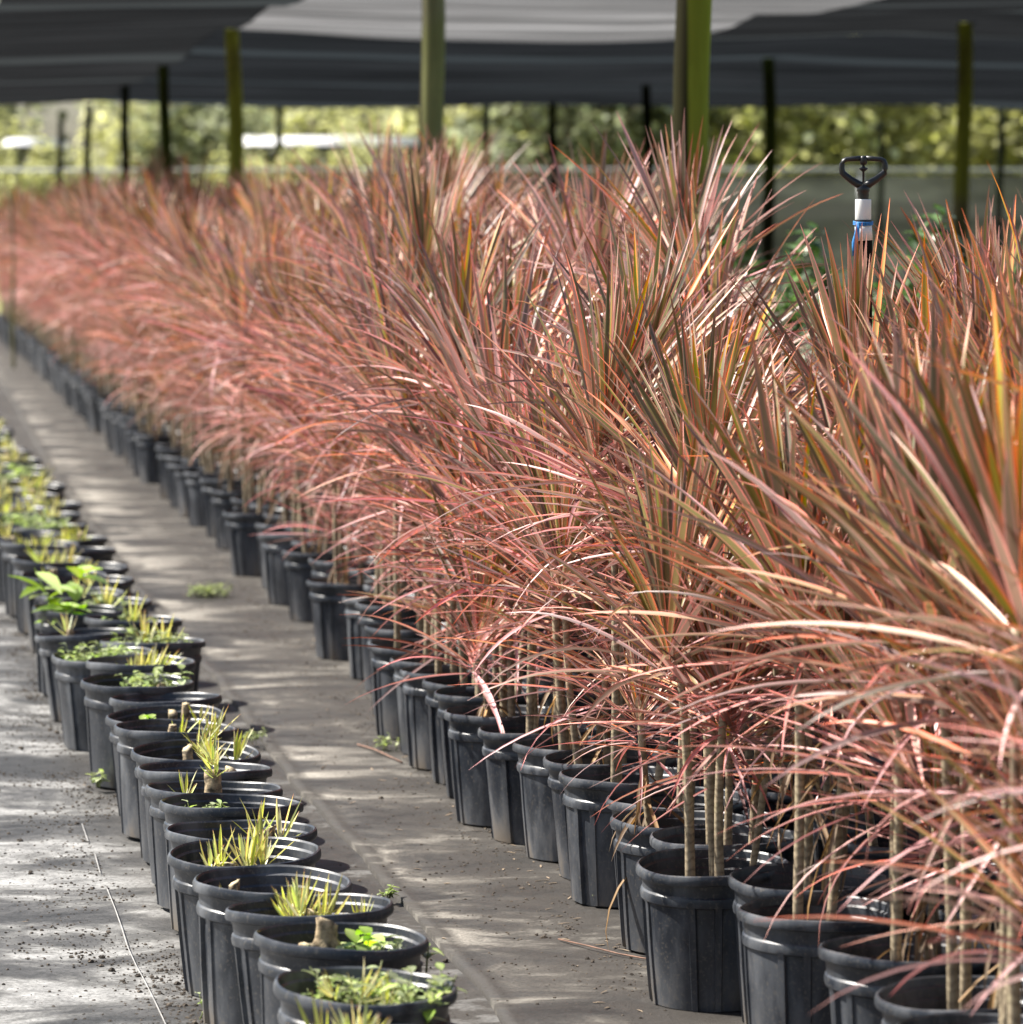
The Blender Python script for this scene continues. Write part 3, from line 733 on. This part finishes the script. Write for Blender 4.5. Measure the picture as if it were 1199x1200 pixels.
for idx, (s, n, what, lab) in enumerate(left):
    root = empty('nursery_pot', SN(s, n, 0.0), 0, (rl.uniform(-0.045, 0.045), rl.uniform(-0.045, 0.045)))
    link('pot', rl.choice(POTS), root, (0, 0, 0), (0, 0, rl.uniform(0, 6.28)), (rl.uniform(0.975, 1.01), rl.uniform(0.975, 1.01), rl.uniform(0.97, 1.04)))
    link('soil', rl.choice(SOIL_L), root, (0, 0, 0), (0, 0, rl.uniform(0, 6.28)))
    if what == 'red-tipped':
        stub_with(root, -0.075, 0.06, 0, 2, 1, 1.15, 0.02); stub_with(root, -0.045, 0.03, 0, 2, 1, 1.1, 0.02); put(root, 'weed', WEED[0], 0.03, 0)
        lab = 'black pot with red-tipped shoots, cut off by the bottom frame edge'
    elif what == 'weedy':
        put(root, 'weed', WEED_DENSE, 0.012, 0.0, SZ, 1.1); put(root, 'weed', WEED[1], 0.02, 0.03); put(root, 'weed', WEED[2], 0.03, -0.03)
        put(root, 'weed', WEED_TALL, 0.0, 0.04, SZ, 0.8); stub_with(root, -0.02, -0.03, 0, 2, 1, 1.0, 0.02); put(root, 'shoot', SHOOTS[2], 0.03, -0.03, SZ + 0.03)
    elif what == 'twostubs':
        stub_with(root, -0.020, 0.015, 4, 0, 1.25); stub_with(root, -0.052, 0.0, 3, 0, 1.05); put(root, 'weed', WEED_TALL, 0.035, 0.02, SZ, 1.0)
        put(root, 'weed', WEED[0], 0.05, 0.0, SZ, 1.1); put(root, 'weed', WEED[1], 0.06, 0.03, SZ, 1.2); put(root, 'weed', WEED_SMALL[0], -0.09, 0.0)
    elif what == 'bigshoot':
        stub_with(root, -0.025, 0.02, 2, 3, 0.8, 1.35, 0.02); stub_with(root, 0.0, -0.01, 1, 3, 0.9, 1.2, 0.035); put(root, 'shoot', SHOOTS[1], 0.02, -0.01, SZ + 0.03, 1.1)
        put(root, 'shoot', SHOOTS[3], -0.02, 0.0, SZ + 0.03, 1.1); put(root, 'shoot', SHOOTS[2], 0.085, -0.01, SZ + 0.02, 1.0); put(root, 'shoot', SHOOTS[0], 0.08, 0.0, SZ + 0.02, 0.8)
    elif what == 'leftstub':
        st = stub_with(root, -0.065, 0.0, 1, 0, 0.95); link('shoot', SHOOTS[0], st, (0.016, 0, 0.02), (0, 0.4, 0), 0.9)
    elif what == 'pair':
        stub_with(root, -0.03, 0.0, 3, 0, 1.0); 
        for q, (xx, yy) in enumerate(((-0.06, 0.0), (-0.045, 0.02), (0.01, 0.0), (0.0, 0.02))): put(root, 'shoot', SHOOTS[q % 5], xx, yy, SZ + 0.03, 1.25, 0.35)
        put(root, 'shoot', SHOOTS[4], 0.03, 0.03, SZ + 0.03, 1.3)
    elif what == 'rightpair':
        st = stub_with(root, 0.05, 0.0, 1, 0, 1.0)
        put(root, 'shoot', SHOOTS[1], 0.03, 0.0, SZ + 0.04, 1.2, 0.3); put(root, 'shoot', SHOOTS[3], 0.075, 0.0, SZ + 0.03, 1.25, 0.3)
    elif what == 'littleweed':
        put(root, 'weed', WEED[2], -0.06, 0.03, SZ + 0.02, 0.8); put(root, 'weed', WEED_SMALL[1], -0.08, 0.0, SZ + 0.02, 1.2)
    elif what == 'tallstub':
        st = put(root, 'cut_stub', STUB[2], -0.0, -0.02, SZ, (1.6, 1.6, 1.15), 0.05)
        for q, (dx, hh) in enumerate(((0.014, 0.10), (-0.02, 0.085), (0.02, 0.12), (-0.012, 0.11))):
            link('shoot', SHOOTS[q], st, (dx * 0.6, 0, hh * 0.85), (0, dx * 10, 0), 0.72)
        put(root, 'shoot', SHOOTS[2], -0.06, 0.02, SZ + 0.03, 1.0, 0.3)
    elif what == 'rightstub': stub_with(root, 0.055, 0.0, 4, 0, 0.85)
    elif what == 'shootclump':
        stub_with(root, -0.01, -0.03, 1, 1, 1.1, 0.9); put(root, 'shoot', SHOOTS[4], 0.025, 0.0, SZ + 0.04, 1.2, 0.5); put(root, 'shoot', SHOOTS[3], 0.035, 0.03, SZ + 0.08, 1.1, 0.4)
        put(root, 'shoot', SHOOTS[2], 0.085, 0.0, SZ + 0.03, 1.35, 0.3)
    elif what == 'stubleft':
        stub_with(root, -0.01, -0.02, 2, 0, 0.85); put(root, 'shoot', SHOOTS[1], 0.01, 0.0, SZ + 0.03, 1.0, 0.4); put(root, 'shoot', SHOOTS[0], 0.05, 0.03, SZ + 0.07, 1.1, 0.4)
    elif what == 'twothin':
        stub_with(root, 0.02, 0.0, 1, 0, 1.0); stub_with(root, 0.045, 0.02, 2, 0, 0.95); put(root, 'weed', WEED_TALL, -0.04, 0.0, SZ, 0.75); put(root, 'weed', WEED_SMALL[0], -0.02, -0.04, SZ, 1.2)
    elif what == 'bare': stub_with(root, -0.03, 0.0, 0, 0, 1.0)
    elif what == 'smallbush':
        stub_with(root, 0.06, 0.0, 1, 0, 1.0); put(root, 'weed', WEED[0], 0.06, 0.03, SZ + 0.03, 1.3); put(root, 'weed', WEED[1], 0.04, 0.03, SZ + 0.03, 1.2)
        stub_with(root, -0.05, 0, 0, 0, 1.0)
    elif what == 'spiky':
        for q in range(4): put(root, 'shoot', SHOOTS[q], -0.02 + 0.02 * q, 0.01 * q, SZ + 0.03, 1.3, 0.5)
        put(root, 'weed', WEED_SMALL[1], -0.04, 0.02, SZ + 0.02, 1.2)
    else:
        k = rl.random()
        if idx not in (17, 20) and rl.random() < 0.30: stub_with(root, rl.uniform(-0.05, 0.05), 0, rl.randrange(5), 1, 1.0, 1.1)
        elif idx == 17: put(root, 'weed', WEED_DENSE, 0, 0, SZ + 0.02, 0.9); put(root, 'shoot', SHOOTS[3], -0.02, 0.0, SZ + 0.03, 1.6); put(root, 'shoot', SHOOTS[1], 0.03, 0.02, SZ + 0.03, 1.6)
        elif idx == 20: put(root, 'weed', BROAD, -0.03, 0, SZ, 1.0, 0.1)
        elif k < 0.45:
            stub_with(root, rl.uniform(-0.04, 0.04), 0, rl.randrange(5), 2, 1.0, 1.3)
            for q in range(3): put(root, 'shoot', rl.choice(SHOOTS), rl.uniform(-0.07, 0.07), rl.uniform(-0.03, 0.05), SZ + 0.03, rl.uniform(0.9, 1.35), 0.4)
        elif k < 0.8:
            put(root, 'weed', WEED_DENSE, 0, 0, SZ + 0.02, rl.uniform(0.7, 1.05)); put(root, 'weed', BROAD, rl.uniform(-0.05, 0.05), 0, SZ, rl.uniform(0.3, 0.5), 0.2) if rl.random() < 0.5 else None
        else:
            put(root, 'weed', rl.choice(WEED), 0, 0, SZ + 0.02, 1.3); put(root, 'shoot', rl.choice(SHOOTS), 0, 0, SZ + 0.03, 1.7)
        lab = 'blurred black pot with yellow-green regrowth, in the far stretch of the left row'
        if idx == 17: lab = 'black pot brimming with yellow-green shoots and weeds, beyond the spiky tuft'
        if idx == 20: lab = 'black pot with vivid green broad leaves leaning out, far left row'
    tag(o := root, lab, 'plant pot', LG)

# ------------------------------------------------------------------ small things on the ground
ground_weeds = [(245, 700, WEED_DENSE, 0.8, 'low green weed on the aisle by the mid-row pots'), (462, 878, WEED[0], 0.9, 'small green weed at the foot of an aisle-edge pot, beside red twig'),
                (793, 1170, WEED[1], 1.1, 'small pale green weed by nearest aisle-edge pots, bottom of photo'), (708, 1062, WEED_SMALL[0], 1.0, 'tiny dark green weed between two aisle-edge pots'),
                (115, 922, WEED_SMALL[1], 1.6, 'tuft of green weed at the left row, by the gap'), (78, 735, WEED[2], 0.9, 'yellowish weed at the left side of the far left row'),
                (305, 870, WEED[0], 0.8, 'small weed right of the left row, by the cloth seam'), (455, 1052, WEED_SMALL[2], 1.2, 'little weed right of the left row beside bigshoot pot'),
                (255, 1190, WEED[2], 0.9, 'pale green weed at the left foot of the front left-row pots')]
for x, y, me, sc, lab in ground_weeds:
    if 'bigshoot' in lab: lab = 'little weed on the dark strip right of the front left-row pots'
    p = at(x, y, 0.008); tag(link('weed', me, None, p, (0, 0, rl.uniform(0, 6)), sc * 0.8), lab, 'weed')
b = MB()
tw = [at(420, 872, 0.012), at(440, 878, 0.018), at(455, 885, 0.016), at(472, 893, 0.012)]
b.tube(tw, 0.0022, 6); tag(b.build('twig', M['twig']), 'thin red twig lying on the aisle cloth by pots', 'twig')
b = MB()
tw = [at(655, 1100, 0.012), at(690, 1108, 0.016), at(725, 1117, 0.014), at(752, 1122, 0.013), at(776, 1126, 0.012)]
b.tube(tw, 0.0016, 6); tag(b.build('twig', M['twig']), 'long curved brown twig at the foot of nearest edge pots', 'twig')
b = MB()
th = [at(x, y, 0.003) for x, y in ((97, 965), (104, 985), (112, 1000), (118, 1022), (126, 1040), (136, 1065), (143, 1085), (150, 1108), (160, 1130), (170, 1148), (182, 1172), (197, 1204))]
for i in range(len(th) - 1):
    if i in (1, 3): continue
    a, c = th[i], th[i + 1]; d = (c - a).normalized(); sd = Vector((-d.y, d.x, 0)) * 0.0010
    q = [b.vert(a + sd), b.vert(a - sd), b.vert(c - sd), b.vert(c + sd)]; b.face(*q)
tag(b.build('thread', M['thread']), 'loose white thread lying on the pale ground cloth at lower left', 'thread')

def lump(b, p, sz, r):
    base = len(b.v); n = 6
    for k, (rr_, zz) in enumerate(((0.75, 0.0), (1.0, 0.35), (0.55, 0.8))):
        for i in range(n):
            t = 2 * PI * i / n + k * 0.4
            q = rr_ * sz * r.uniform(0.7, 1.2)
            b.vert(p + Vector((q * math.cos(t), q * math.sin(t), zz * sz * r.uniform(0.7, 1.1))))
    for k in range(2):
        for i in range(n):
            j = (i + 1) % n
            b.face(base + k * n + i, base + k * n + j, base + (k + 1) * n + j, base + (k + 1) * n + i)
    b.face(*[base + 2 * n + i for i in range(n)])
b = MB(); r = random.Random(4)
def near_left(s, lst): return min((math.hypot(s - q[0], 0), q[1]) for q in lst)[1]
for i in range(30000):
    s = 5.4 + (10 if i % 4 else 18) * r.random() ** 1.2; side = r.random()
    nL = near_left(s, left)
    if side < 0.34: n = nL - 0.11 - abs(r.gauss(0, 0.16)) if 7.4 < s < 11.6 else nL - 0.10 - abs(r.gauss(0, 0.07))
    elif side < 0.58: n = nL + 0.10 + abs(r.gauss(0, 0.09))
    elif side < 0.80: n = EN - 0.10 - abs(r.gauss(0, 0.14))
    elif side < 0.92: n = r.uniform(-0.1, 1.3)
    else: n = nL - abs(r.gauss(0, 0.5))
    if noise.noise((s * 2.6, n * 4.5, 7)) < -0.12 and r.random() < 0.85: continue
    zz = 0.008 if n > seam_n(s) else -0.003
    lump(b, SN(s, n, zz - 0.0005), min(0.010, 0.0011 + 0.0030 * r.random() ** 3 * (2.6 if r.random() < 0.06 else 1)), r)
tag(b.build('soil_crumbs', M['crumb'], smooth=False), 'dark soil crumbs scattered along the pots', 'soil', kind='stuff')
b = MB()
for i in range(420):
    s = 5.6 + 19 * r.random() ** 1.5; n = EN - 0.08 - abs(r.gauss(0, 0.10)) if r.random() < 0.75 else r.uniform(-0.2, 1.2)
    zz = 0.0095 if n > seam_n(s) else 0.0
    leaf(b, SN(s, n, zz), r.uniform(0, 6.28), 0.15, r.uniform(0.008, 0.03), r.uniform(0.003, 0.006), r.uniform(0.1, 0.5), (r.random(), r.random(), r.random()), 3)
tag(b.build('leaf_litter', M['litter']), 'dry tan leaf scraps on the ground cloth', 'leaf litter', kind='stuff')

# ------------------------------------------------------------------ sprinkler on its stake
D = 6.35 * FS
def scr(px, py, depth): return Vector(((px - 600) / F * depth, depth, CZ - (py - 258) / F * depth))
base = scr(1010, 258, D); base.z = 0.008
root = empty('sprinkler', base); tag(root, 'black open-frame sprinkler head on white pipe tied with blue twine to a stake', 'sprinkler')
u = D / F                                    # one photo pixel in metres at this distance
def zpx(y): return CZ - (y - 258) * u - base.z
b = MB(); b.tube([(0.004, -0.010, 0), (0.004, -0.010, zpx(300)), (0.003, -0.012, zpx(279))], [0.0150, 0.0148, 0.0145], 14); b.build('stake', M['post_dark'], root)
b = MB(); b.tube([(0.002, -0.012, zpx(282)), (0, -0.012, zpx(261))], [0.0165, 0.0165], 18); b.build('riser_pipe', M['whitepvc'], root)
b = MB(); b.lathe([(0.0175, zpx(262)), (0.0178, zpx(261)), (0.0178, zpx(258.6)), (0.0175, zpx(258))], 20, c=(0, -0.012, 0)); b.build('seal_ring', M['blackplastic'], root)
b = MB(); b.lathe([(0.0150, zpx(258)), (0.0155, zpx(257.5)), (0.0155, zpx(235)), (0.0148, zpx(234))], 20, cap1=True, c=(0, -0.012, 0)); b.build('coupling', M['whitepvc'], root)
head = MB(); cy = -0.012
head.lathe([(0.0105, zpx(234)), (0.0112, zpx(230)), (0.0108, zpx(226)), (0.0128, zpx(224)), (0.0118, zpx(220)), (0.006, zpx(216))], 20, cap1=True, c=(0, cy, 0))
def hp(x, y): return ((x - 1010) * u, cy, zpx(y))
for sgn in (-1, 1):
    arm = [hp(1010 + sgn * q[0], q[1]) for q in ((2, 219), (7, 216), (15, 211), (22, 205.5), (24.5, 203), (25.3, 199), (25, 193), (23.5, 189.5), (20, 187.6), (12, 187), (3, 186.5))]
    head.tube(arm, [0.0082, 0.0076, 0.0066, 0.0062, 0.0062, 0.0058, 0.0054, 0.0050, 0.0046, 0.0046, 0.0054], 10)
hd = head.build('sprinkler_head', M['blackplastic'], root)
b = MB(); b.lathe([(0.0055, zpx(194)), (0.0075, zpx(191)), (0.0078, zpx(186)), (0.006, zpx(184)), (0.003, zpx(183.5))], 16, cap0=True, cap1=True, c=(0, cy, 0)); b.build('bearing_cap', M['blackplastic'], hd)
b = MB(); b.lathe([(0.0022, zpx(216)), (0.0022, zpx(202)), (0.0075, zpx(199.5)), (0.009, zpx(198)), (0.003, zpx(196.5)), (0.0024, zpx(193.5))], 16, c=(0, cy, 0)); b.build('deflector', M['blackplastic'], hd)
tb = MB()
for k in range(3):
    ring = [(0.0185 * math.cos(t), cy + 0.0185 * math.sin(t), zpx(260 + 1.5 * k) + 0.002 * math.sin(t)) for t in [2 * PI * i / 20 for i in range(21)]]
    tb.tube(ring, 0.0013, 6)
tb.tube([hp(1003, 261)[:1] + (cy - 0.022,) + hp(1003, 261)[2:], (hp(1001, 0)[0], cy - 0.026, zpx(272)), (hp(998, 0)[0], cy - 0.028, zpx(284)), (hp(997, 0)[0], cy - 0.026, zpx(300))], [0.003, 0.0034, 0.0042, 0.0015], 7)
tb.tube([(hp(1004, 0)[0], cy - 0.024, zpx(261)), (hp(1002, 0)[0], cy - 0.028, zpx(278)), (hp(1001, 0)[0], cy - 0.026, zpx(291))], [0.002, 0.003, 0.0012], 7)
tb.build('twine', M['blue'], root)

# ------------------------------------------------------------------ posts of the shade house
def post_mesh(seed, h, r0, m):
    b = MB(); k = 12
    pts = [(0.02 * math.sin(seed + i * 0.7) * (i / k), 0.015 * math.cos(seed * 2 + i * 0.5) * (i / k), -0.03 + (h + 0.03) * i / k) for i in range(k + 1)]
    b.tube(pts, [r0 * (1.08 - 0.12 * i / k) for i in range(k + 1)], 18); return b
def Yline(a, Y): return Vector((a - KY * Y * FS, Y * FS, 0.0))
HROOF = 2.80
posts = [(2.6, 10.5, 0.057, 'post_dark_left', 'thick bright green post right of centre, dark on its left side'),
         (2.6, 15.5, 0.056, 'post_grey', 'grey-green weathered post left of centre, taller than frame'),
         (2.6, 24.0, 0.055, 'post_green', 'yellow-green post carrying the pale shade cloth corner'),
         (2.6, 29.7, 0.050, 'post_mid', 'dark green post behind red leaf tips, next left of yellow-green corner post'),
         (2.6, 34.4, 0.045, 'post_dark', 'thin dark post, third from the left frame edge'),
         (2.6, 40.6, 0.045, 'post_dark', 'thin dark post, second from the left, beside bright sky gap'),
         (2.6, 47.0, 0.045, 'post_dark', 'thin dark post, leftmost of the row in view'),
         (7.57, 23.0, 0.054, 'post_green', 'green post with pale top at right, in front of dark roof'),
         (7.57, 28.0, 0.052, 'post_mid', 'dark green post right of the thick bright green post'),
         (7.57, 32.4, 0.045, 'post_dark', 'thin black post just left of the thick bright green post'),
         (7.57, 36.9, 0.045, 'post_dark', 'thin black post midway between the two tall near posts'),
         (7.57, 41.0, 0.045, 'post_dark', 'thin black post just right of the grey-green post'),
         (7.57, 62.0, 0.070, 'post_dark', 'thin black post between yellow-green corner post and grey-green post'),
         (14.3, 42.0, 0.045, 'post_dark', 'thin dark post near the right frame edge'),
         (14.3, 47.0, 0.045, 'post_dark', 'thin dark post right behind the sprinkler head')]
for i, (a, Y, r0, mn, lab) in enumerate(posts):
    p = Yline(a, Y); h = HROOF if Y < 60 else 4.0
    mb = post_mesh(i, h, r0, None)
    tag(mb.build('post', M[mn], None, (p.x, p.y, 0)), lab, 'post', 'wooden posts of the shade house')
p = at(17, 432, 0.008)
b = post_mesh(9, 1.68, 0.017, None); tag(b.build('stake', M['post_grey'], None, (p.x, p.y, 0)), 'slim grey stake standing in front of the far plants at left edge', 'stake')

# ------------------------------------------------------------------ shade cloth roof
def roof(name, s0, s1, n0, n1, z, m, label, bays=4, sag=0.12, scallop=0.0, tilt=0.0, ns=64, nn=40, uvn=None, fr=0.0):
    b = MB(); rows = []
    for i in range(ns + 1):
        row = []
        for j in range(nn + 1):
            u_, v_ = i / ns, j / nn
            s = s0 + (s1 - s0) * u_; n = n0 + (n1 - n0) * v_
            if scallop: n += scallop * math.sin(PI * u_) * (1 - v_)
            if fr: s += fr * math.sin(PI * v_) * (1 - u_)
            sg = 0.075 * abs(math.sin(PI * (s + 1.1 * math.sin(s * 0.7)) / 5.2)) ** 0.9 + 0.05 * abs(math.sin(PI * (n - 2.56) / 4.95)) + 0.05 * noise.noise((s * 0.35, n * 0.22, 1)) + 0.015 * noise.noise((s * 1.3, n * 0.9, 4))
            row.append(b.vert(SN(s, n, z - sg + tilt * u_), (0.5, 0.5, 0.5), (v_, u_ * (uvn or bays))))
        rows.append(row)
    for i in range(ns):
        for j in range(nn): b.face(rows[i][j], rows[i][j + 1], rows[i + 1][j + 1], rows[i + 1][j])
    return tag(b.build(name, m), label, 'shade cloth', 'shade cloth sheets of the roof')
S1 = 24.6 * FS
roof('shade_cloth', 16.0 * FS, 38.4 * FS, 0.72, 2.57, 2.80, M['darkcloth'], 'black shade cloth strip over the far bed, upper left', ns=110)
roof('shade_cloth', 15.6 * FS, S1, 2.56, 5.855, 2.80, M['lightcloth'], 'pale grey shade cloth with scalloped edge, top centre')
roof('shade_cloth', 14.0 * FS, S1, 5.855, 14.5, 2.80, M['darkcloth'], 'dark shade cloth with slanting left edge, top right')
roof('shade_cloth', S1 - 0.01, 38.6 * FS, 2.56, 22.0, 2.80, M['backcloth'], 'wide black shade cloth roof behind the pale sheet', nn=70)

# ------------------------------------------------------------------ mesh fence behind
fr = empty('mesh_fence', (0, 52 * FS, 0)); tag(fr, 'long grey mesh fence with pale top rail behind the plants', 'fence')
b = MB(); nx = 80; rows = []
for i in range(nx + 1):
    x = -3.2 + 21.2 * i / nx
    rows.append([b.vert((x, 0.05 * noise.noise((x, z, 0)), z), (0.5,) * 3, (x * 0.3, z * 0.5)) for z in (0.0, 0.7, 1.4, 2.08)])
for i in range(nx):
    for k in range(3): b.face(rows[i][k], rows[i + 1][k], rows[i + 1][k + 1], rows[i][k + 1])
b.build('mesh_panel', M['fencecloth'], fr)
b = MB(); b.tube([(-16, -0.05, 2.14), (0, -0.05, 2.17), (18, -0.05, 2.15)], 0.028, 10); b.build('top_rail', M['rail'], fr)
for x in range(-15, 19, 4):
    b = MB(); b.tube([(x + 0.5, -0.06, 0), (x + 0.5, -0.06, 2.1)], 0.04, 8); b.build('fence_post', M['rail'], fr)

# ------------------------------------------------------------------ green shrubs in pots right of the dracaena bed
def foliage(seed, n, rx, rz, zc, lf, m, w=0.45):
    r = random.Random(seed); b = MB()
    clumps = [(Vector((r.gauss(0, 0.45) * rx, r.gauss(0, 0.45) * rx, zc + r.gauss(0, 0.45) * rz)), r.uniform(0.25, 0.5), r.random()) for _ in range(max(8, n // 90))]
    for i in range(n):
        c, q, tn = r.choice(clumps)
        d = Vector((r.gauss(0, 1), r.gauss(0, 1), r.gauss(0, 1))).normalized() * q * r.random() ** 0.4
        p = c + Vector((d.x * rx, d.y * rx, d.z * rz))
        if p.z < 0.1: continue
        ovate(b, p, r.uniform(0, 6.28), R(r.uniform(-40, 50)), lf * r.uniform(0.6, 1.2), lf * w, (min(1, max(0, tn + r.gauss(0, 0.2))), r.random() * 0.5, r.random()))
    return b.mesh('foliage', m)
SH = [foliage(i, 700, 0.22, 0.34, 0.78, 0.085, M['shrub']) for i in range(3)] + [foliage(8, 600, 0.2, 0.3, 0.78, 0.07, M['pale_shrub'])]
stem = MB()
for k in range(5): stem.tube([(0.01 * k - 0.02, 0, 0.17), (0.03 * math.cos(k * 1.3), 0.03 * math.sin(k * 1.3), 0.5), (0.08 * math.cos(k * 1.3), 0.08 * math.sin(k * 1.3), 0.9)], [0.006, 0.005, 0.003], 6)
STEM = stem.mesh('stems', M['bark'])
r = random.Random(3); k = 0
for nn_, s0 in ((3.35, 10.0 * FS), (3.75, 10.2 * FS), (4.15, 12.0 * FS)):
    s = s0
    while s < 28:
        v = 3 if r.random() < 0.22 else r.randrange(3)
        o = empty('potted_shrub', SN(s, nn_ + r.uniform(-0.05, 0.05), 0.008), r.uniform(0, 6.28))
        link('pot', r.choice(POTS), o); link('soil', SOIL_R[0], o); link('stems', STEM, o); link('foliage', SH[v], o, (0, 0, 0), (0, 0, r.uniform(0, 6.28)), (1, 1, r.uniform(0.95, 1.12)))
        tag(o, 'pale whitish-leaved shrub behind the red dracaenas at right' if v == 3 else 'blurred green leafy shrub in pot behind the red dracaenas at right', 'potted shrub', 'shrubs in pots behind the dracaena bed')
        s += r.uniform(0.5, 0.7); k += 1

# ------------------------------------------------------------------ trees, field buildings
def trunk_mesh(seed, h, r0):
    r = random.Random(seed); b = MB()
    b.tube([(0, 0, -0.05), (0.08, 0.03, h * 0.3), (0.02, 0.1, h * 0.6), (0.1, 0.1, h * 0.85)], [r0, r0 * 0.8, r0 * 0.5, r0 * 0.2], 10)
    for k in range(7):
        z0 = h * r.uniform(0.25, 0.6); a = k * 0.9 + r.random(); ll = h * r.uniform(0.22, 0.36)
        b.tube([(0.05, 0.05, z0), (0.05 + 0.5 * ll * math.cos(a), 0.05 + 0.5 * ll * math.sin(a), z0 + 0.35 * ll), (ll * math.cos(a), ll * math.sin(a), z0 + 0.8 * ll)], [r0 * 0.4, r0 * 0.25, r0 * 0.08], 7)
    return b.mesh('trunk', M['bark'])
CROWN = {'lime': [foliage(50 + i, 3400, 2.5, 3.0, 3.6, 0.34, M['lime_tree'], 0.7) for i in range(2)],
         'green': [foliage(60 + i, 3600, 2.8, 3.4, 4.3, 0.34, M['green_tree'], 0.7) for i in range(3)]}
TR = [trunk_mesh(i, 6.5, 0.16) for i in range(3)]
r = random.Random(12)
def tree(px, Y, kind, sc, lab):
    Y *= FS; x = (px - 600) / F * Y
    o = empty('tree', (x, Y, -0.03), r.uniform(0, 6.28)); tag(o, lab, 'tree', 'trees beyond the mesh fence')
    link('trunk', r.choice(TR), o, scale=sc); link('crown', r.choice(CROWN[kind]), o, scale=(sc, sc, sc * r.uniform(0.9, 1.1)))
limeL = 'yellow-green sunlit tree beyond the fence, left half'
for px in (265, 290, 318, 350, 382, 410, 442, 470, 497, 5, 32, 46, 58, 82): tree(px, 60 + (px * 7) % 5, 'lime', 0.36 + 0.02 * (px % 4), 'low yellow-green bush in front of a white tunnel, beyond the fence')
greenL = 'shaded dark green tree beyond the fence, right half'
for px, Y, kind, sc in [(-115, 78, 'green', 1.1), (-75, 84, 'lime', 1.0), (-12, 70, 'lime', 0.62), (208, 74, 'lime', 0.75), (262, 88, 'lime', 0.95), (245, 70, 'green', 0.7), (300, 90, 'lime', 1.1),
                        (365, 76, 'lime', 0.72), (400, 92, 'green', 0.9), (440, 80, 'lime', 0.8), (470, 70, 'lime', 0.5)]:
    tree(px, Y, kind, sc, limeL if kind == 'lime' else 'green tree among the yellow-green ones beyond the fence, left half')
for px, Y, kind, sc in [(500, 86, 'green', 1.1), (560, 72, 'lime', 1.0), (610, 80, 'green', 1.2), (660, 66, 'green', 0.9), (720, 76, 'lime', 1.2), (780, 68, 'green', 1.0), (850, 74, 'green', 1.2), (905, 66, 'lime', 0.8),
                        (960, 78, 'green', 1.2), (1010, 68, 'lime', 0.9), (1060, 80, 'lime', 0.9), (1100, 72, 'green', 0.8), (1165, 76, 'lime', 0.9), (1210, 70, 'lime', 1.0), (1270, 76, 'green', 1.1)]:
    tree(px, Y, kind, sc, greenL if kind == 'green' else ('lighter yellow-green tree beyond the fence near the right frame edge' if px > 1000 else 'lighter yellow-green tree among dark ones beyond the fence, centre right'))
def shed(px0, px1, Y, ztop, zbot, lab):
    Y *= FS
    x0, x1 = (px0 - 600) / F * Y, (px1 - 600) / F * Y
    o = empty('polytunnel', ((x0 + x1) / 2, Y, -0.03)); tag(o, lab, 'polytunnel')
    hw = (x1 - x0) / 2; b = MB(); prof = [(-hw, 0), (-hw, zbot)] 
    n = 12; d = 5.0
    secs = []
    for yy in (-d / 2, d / 2):
        secs.append([b.vert((xx, yy2, zz)) for xx, yy2, zz in ((-hw, yy, zbot), (hw, yy, zbot))])
    arc = []
    for k in range(n + 1):
        t = PI * k / n; arc.append([b.vert((sx * hw, -d / 2 * math.cos(t), zbot + (ztop - zbot) * math.sin(t) ** 0.7)) for sx in (-1, 1)])
    for k in range(n): b.face(arc[k][0], arc[k][1], arc[k + 1][1], arc[k + 1][0])
    b.face(*[a[0] for a in arc]); b.face(*[a[1] for a in reversed(arc)])
    b.build('cover', M['whitewall'], o)
    b = MB(); b.box((0, 0, zbot / 2), (2 * hw * 0.98, d * 0.96, zbot)); b.build('side_wall', M['fencecloth'], o, smooth=False)
shed(285, 492, 68, 3.12, 2.90, 'long low white tunnel roof beyond the fence, left of centre')
shed(25, 70, 64, 2.98, 2.80, 'small white tunnel roof beyond the fence at the far left')
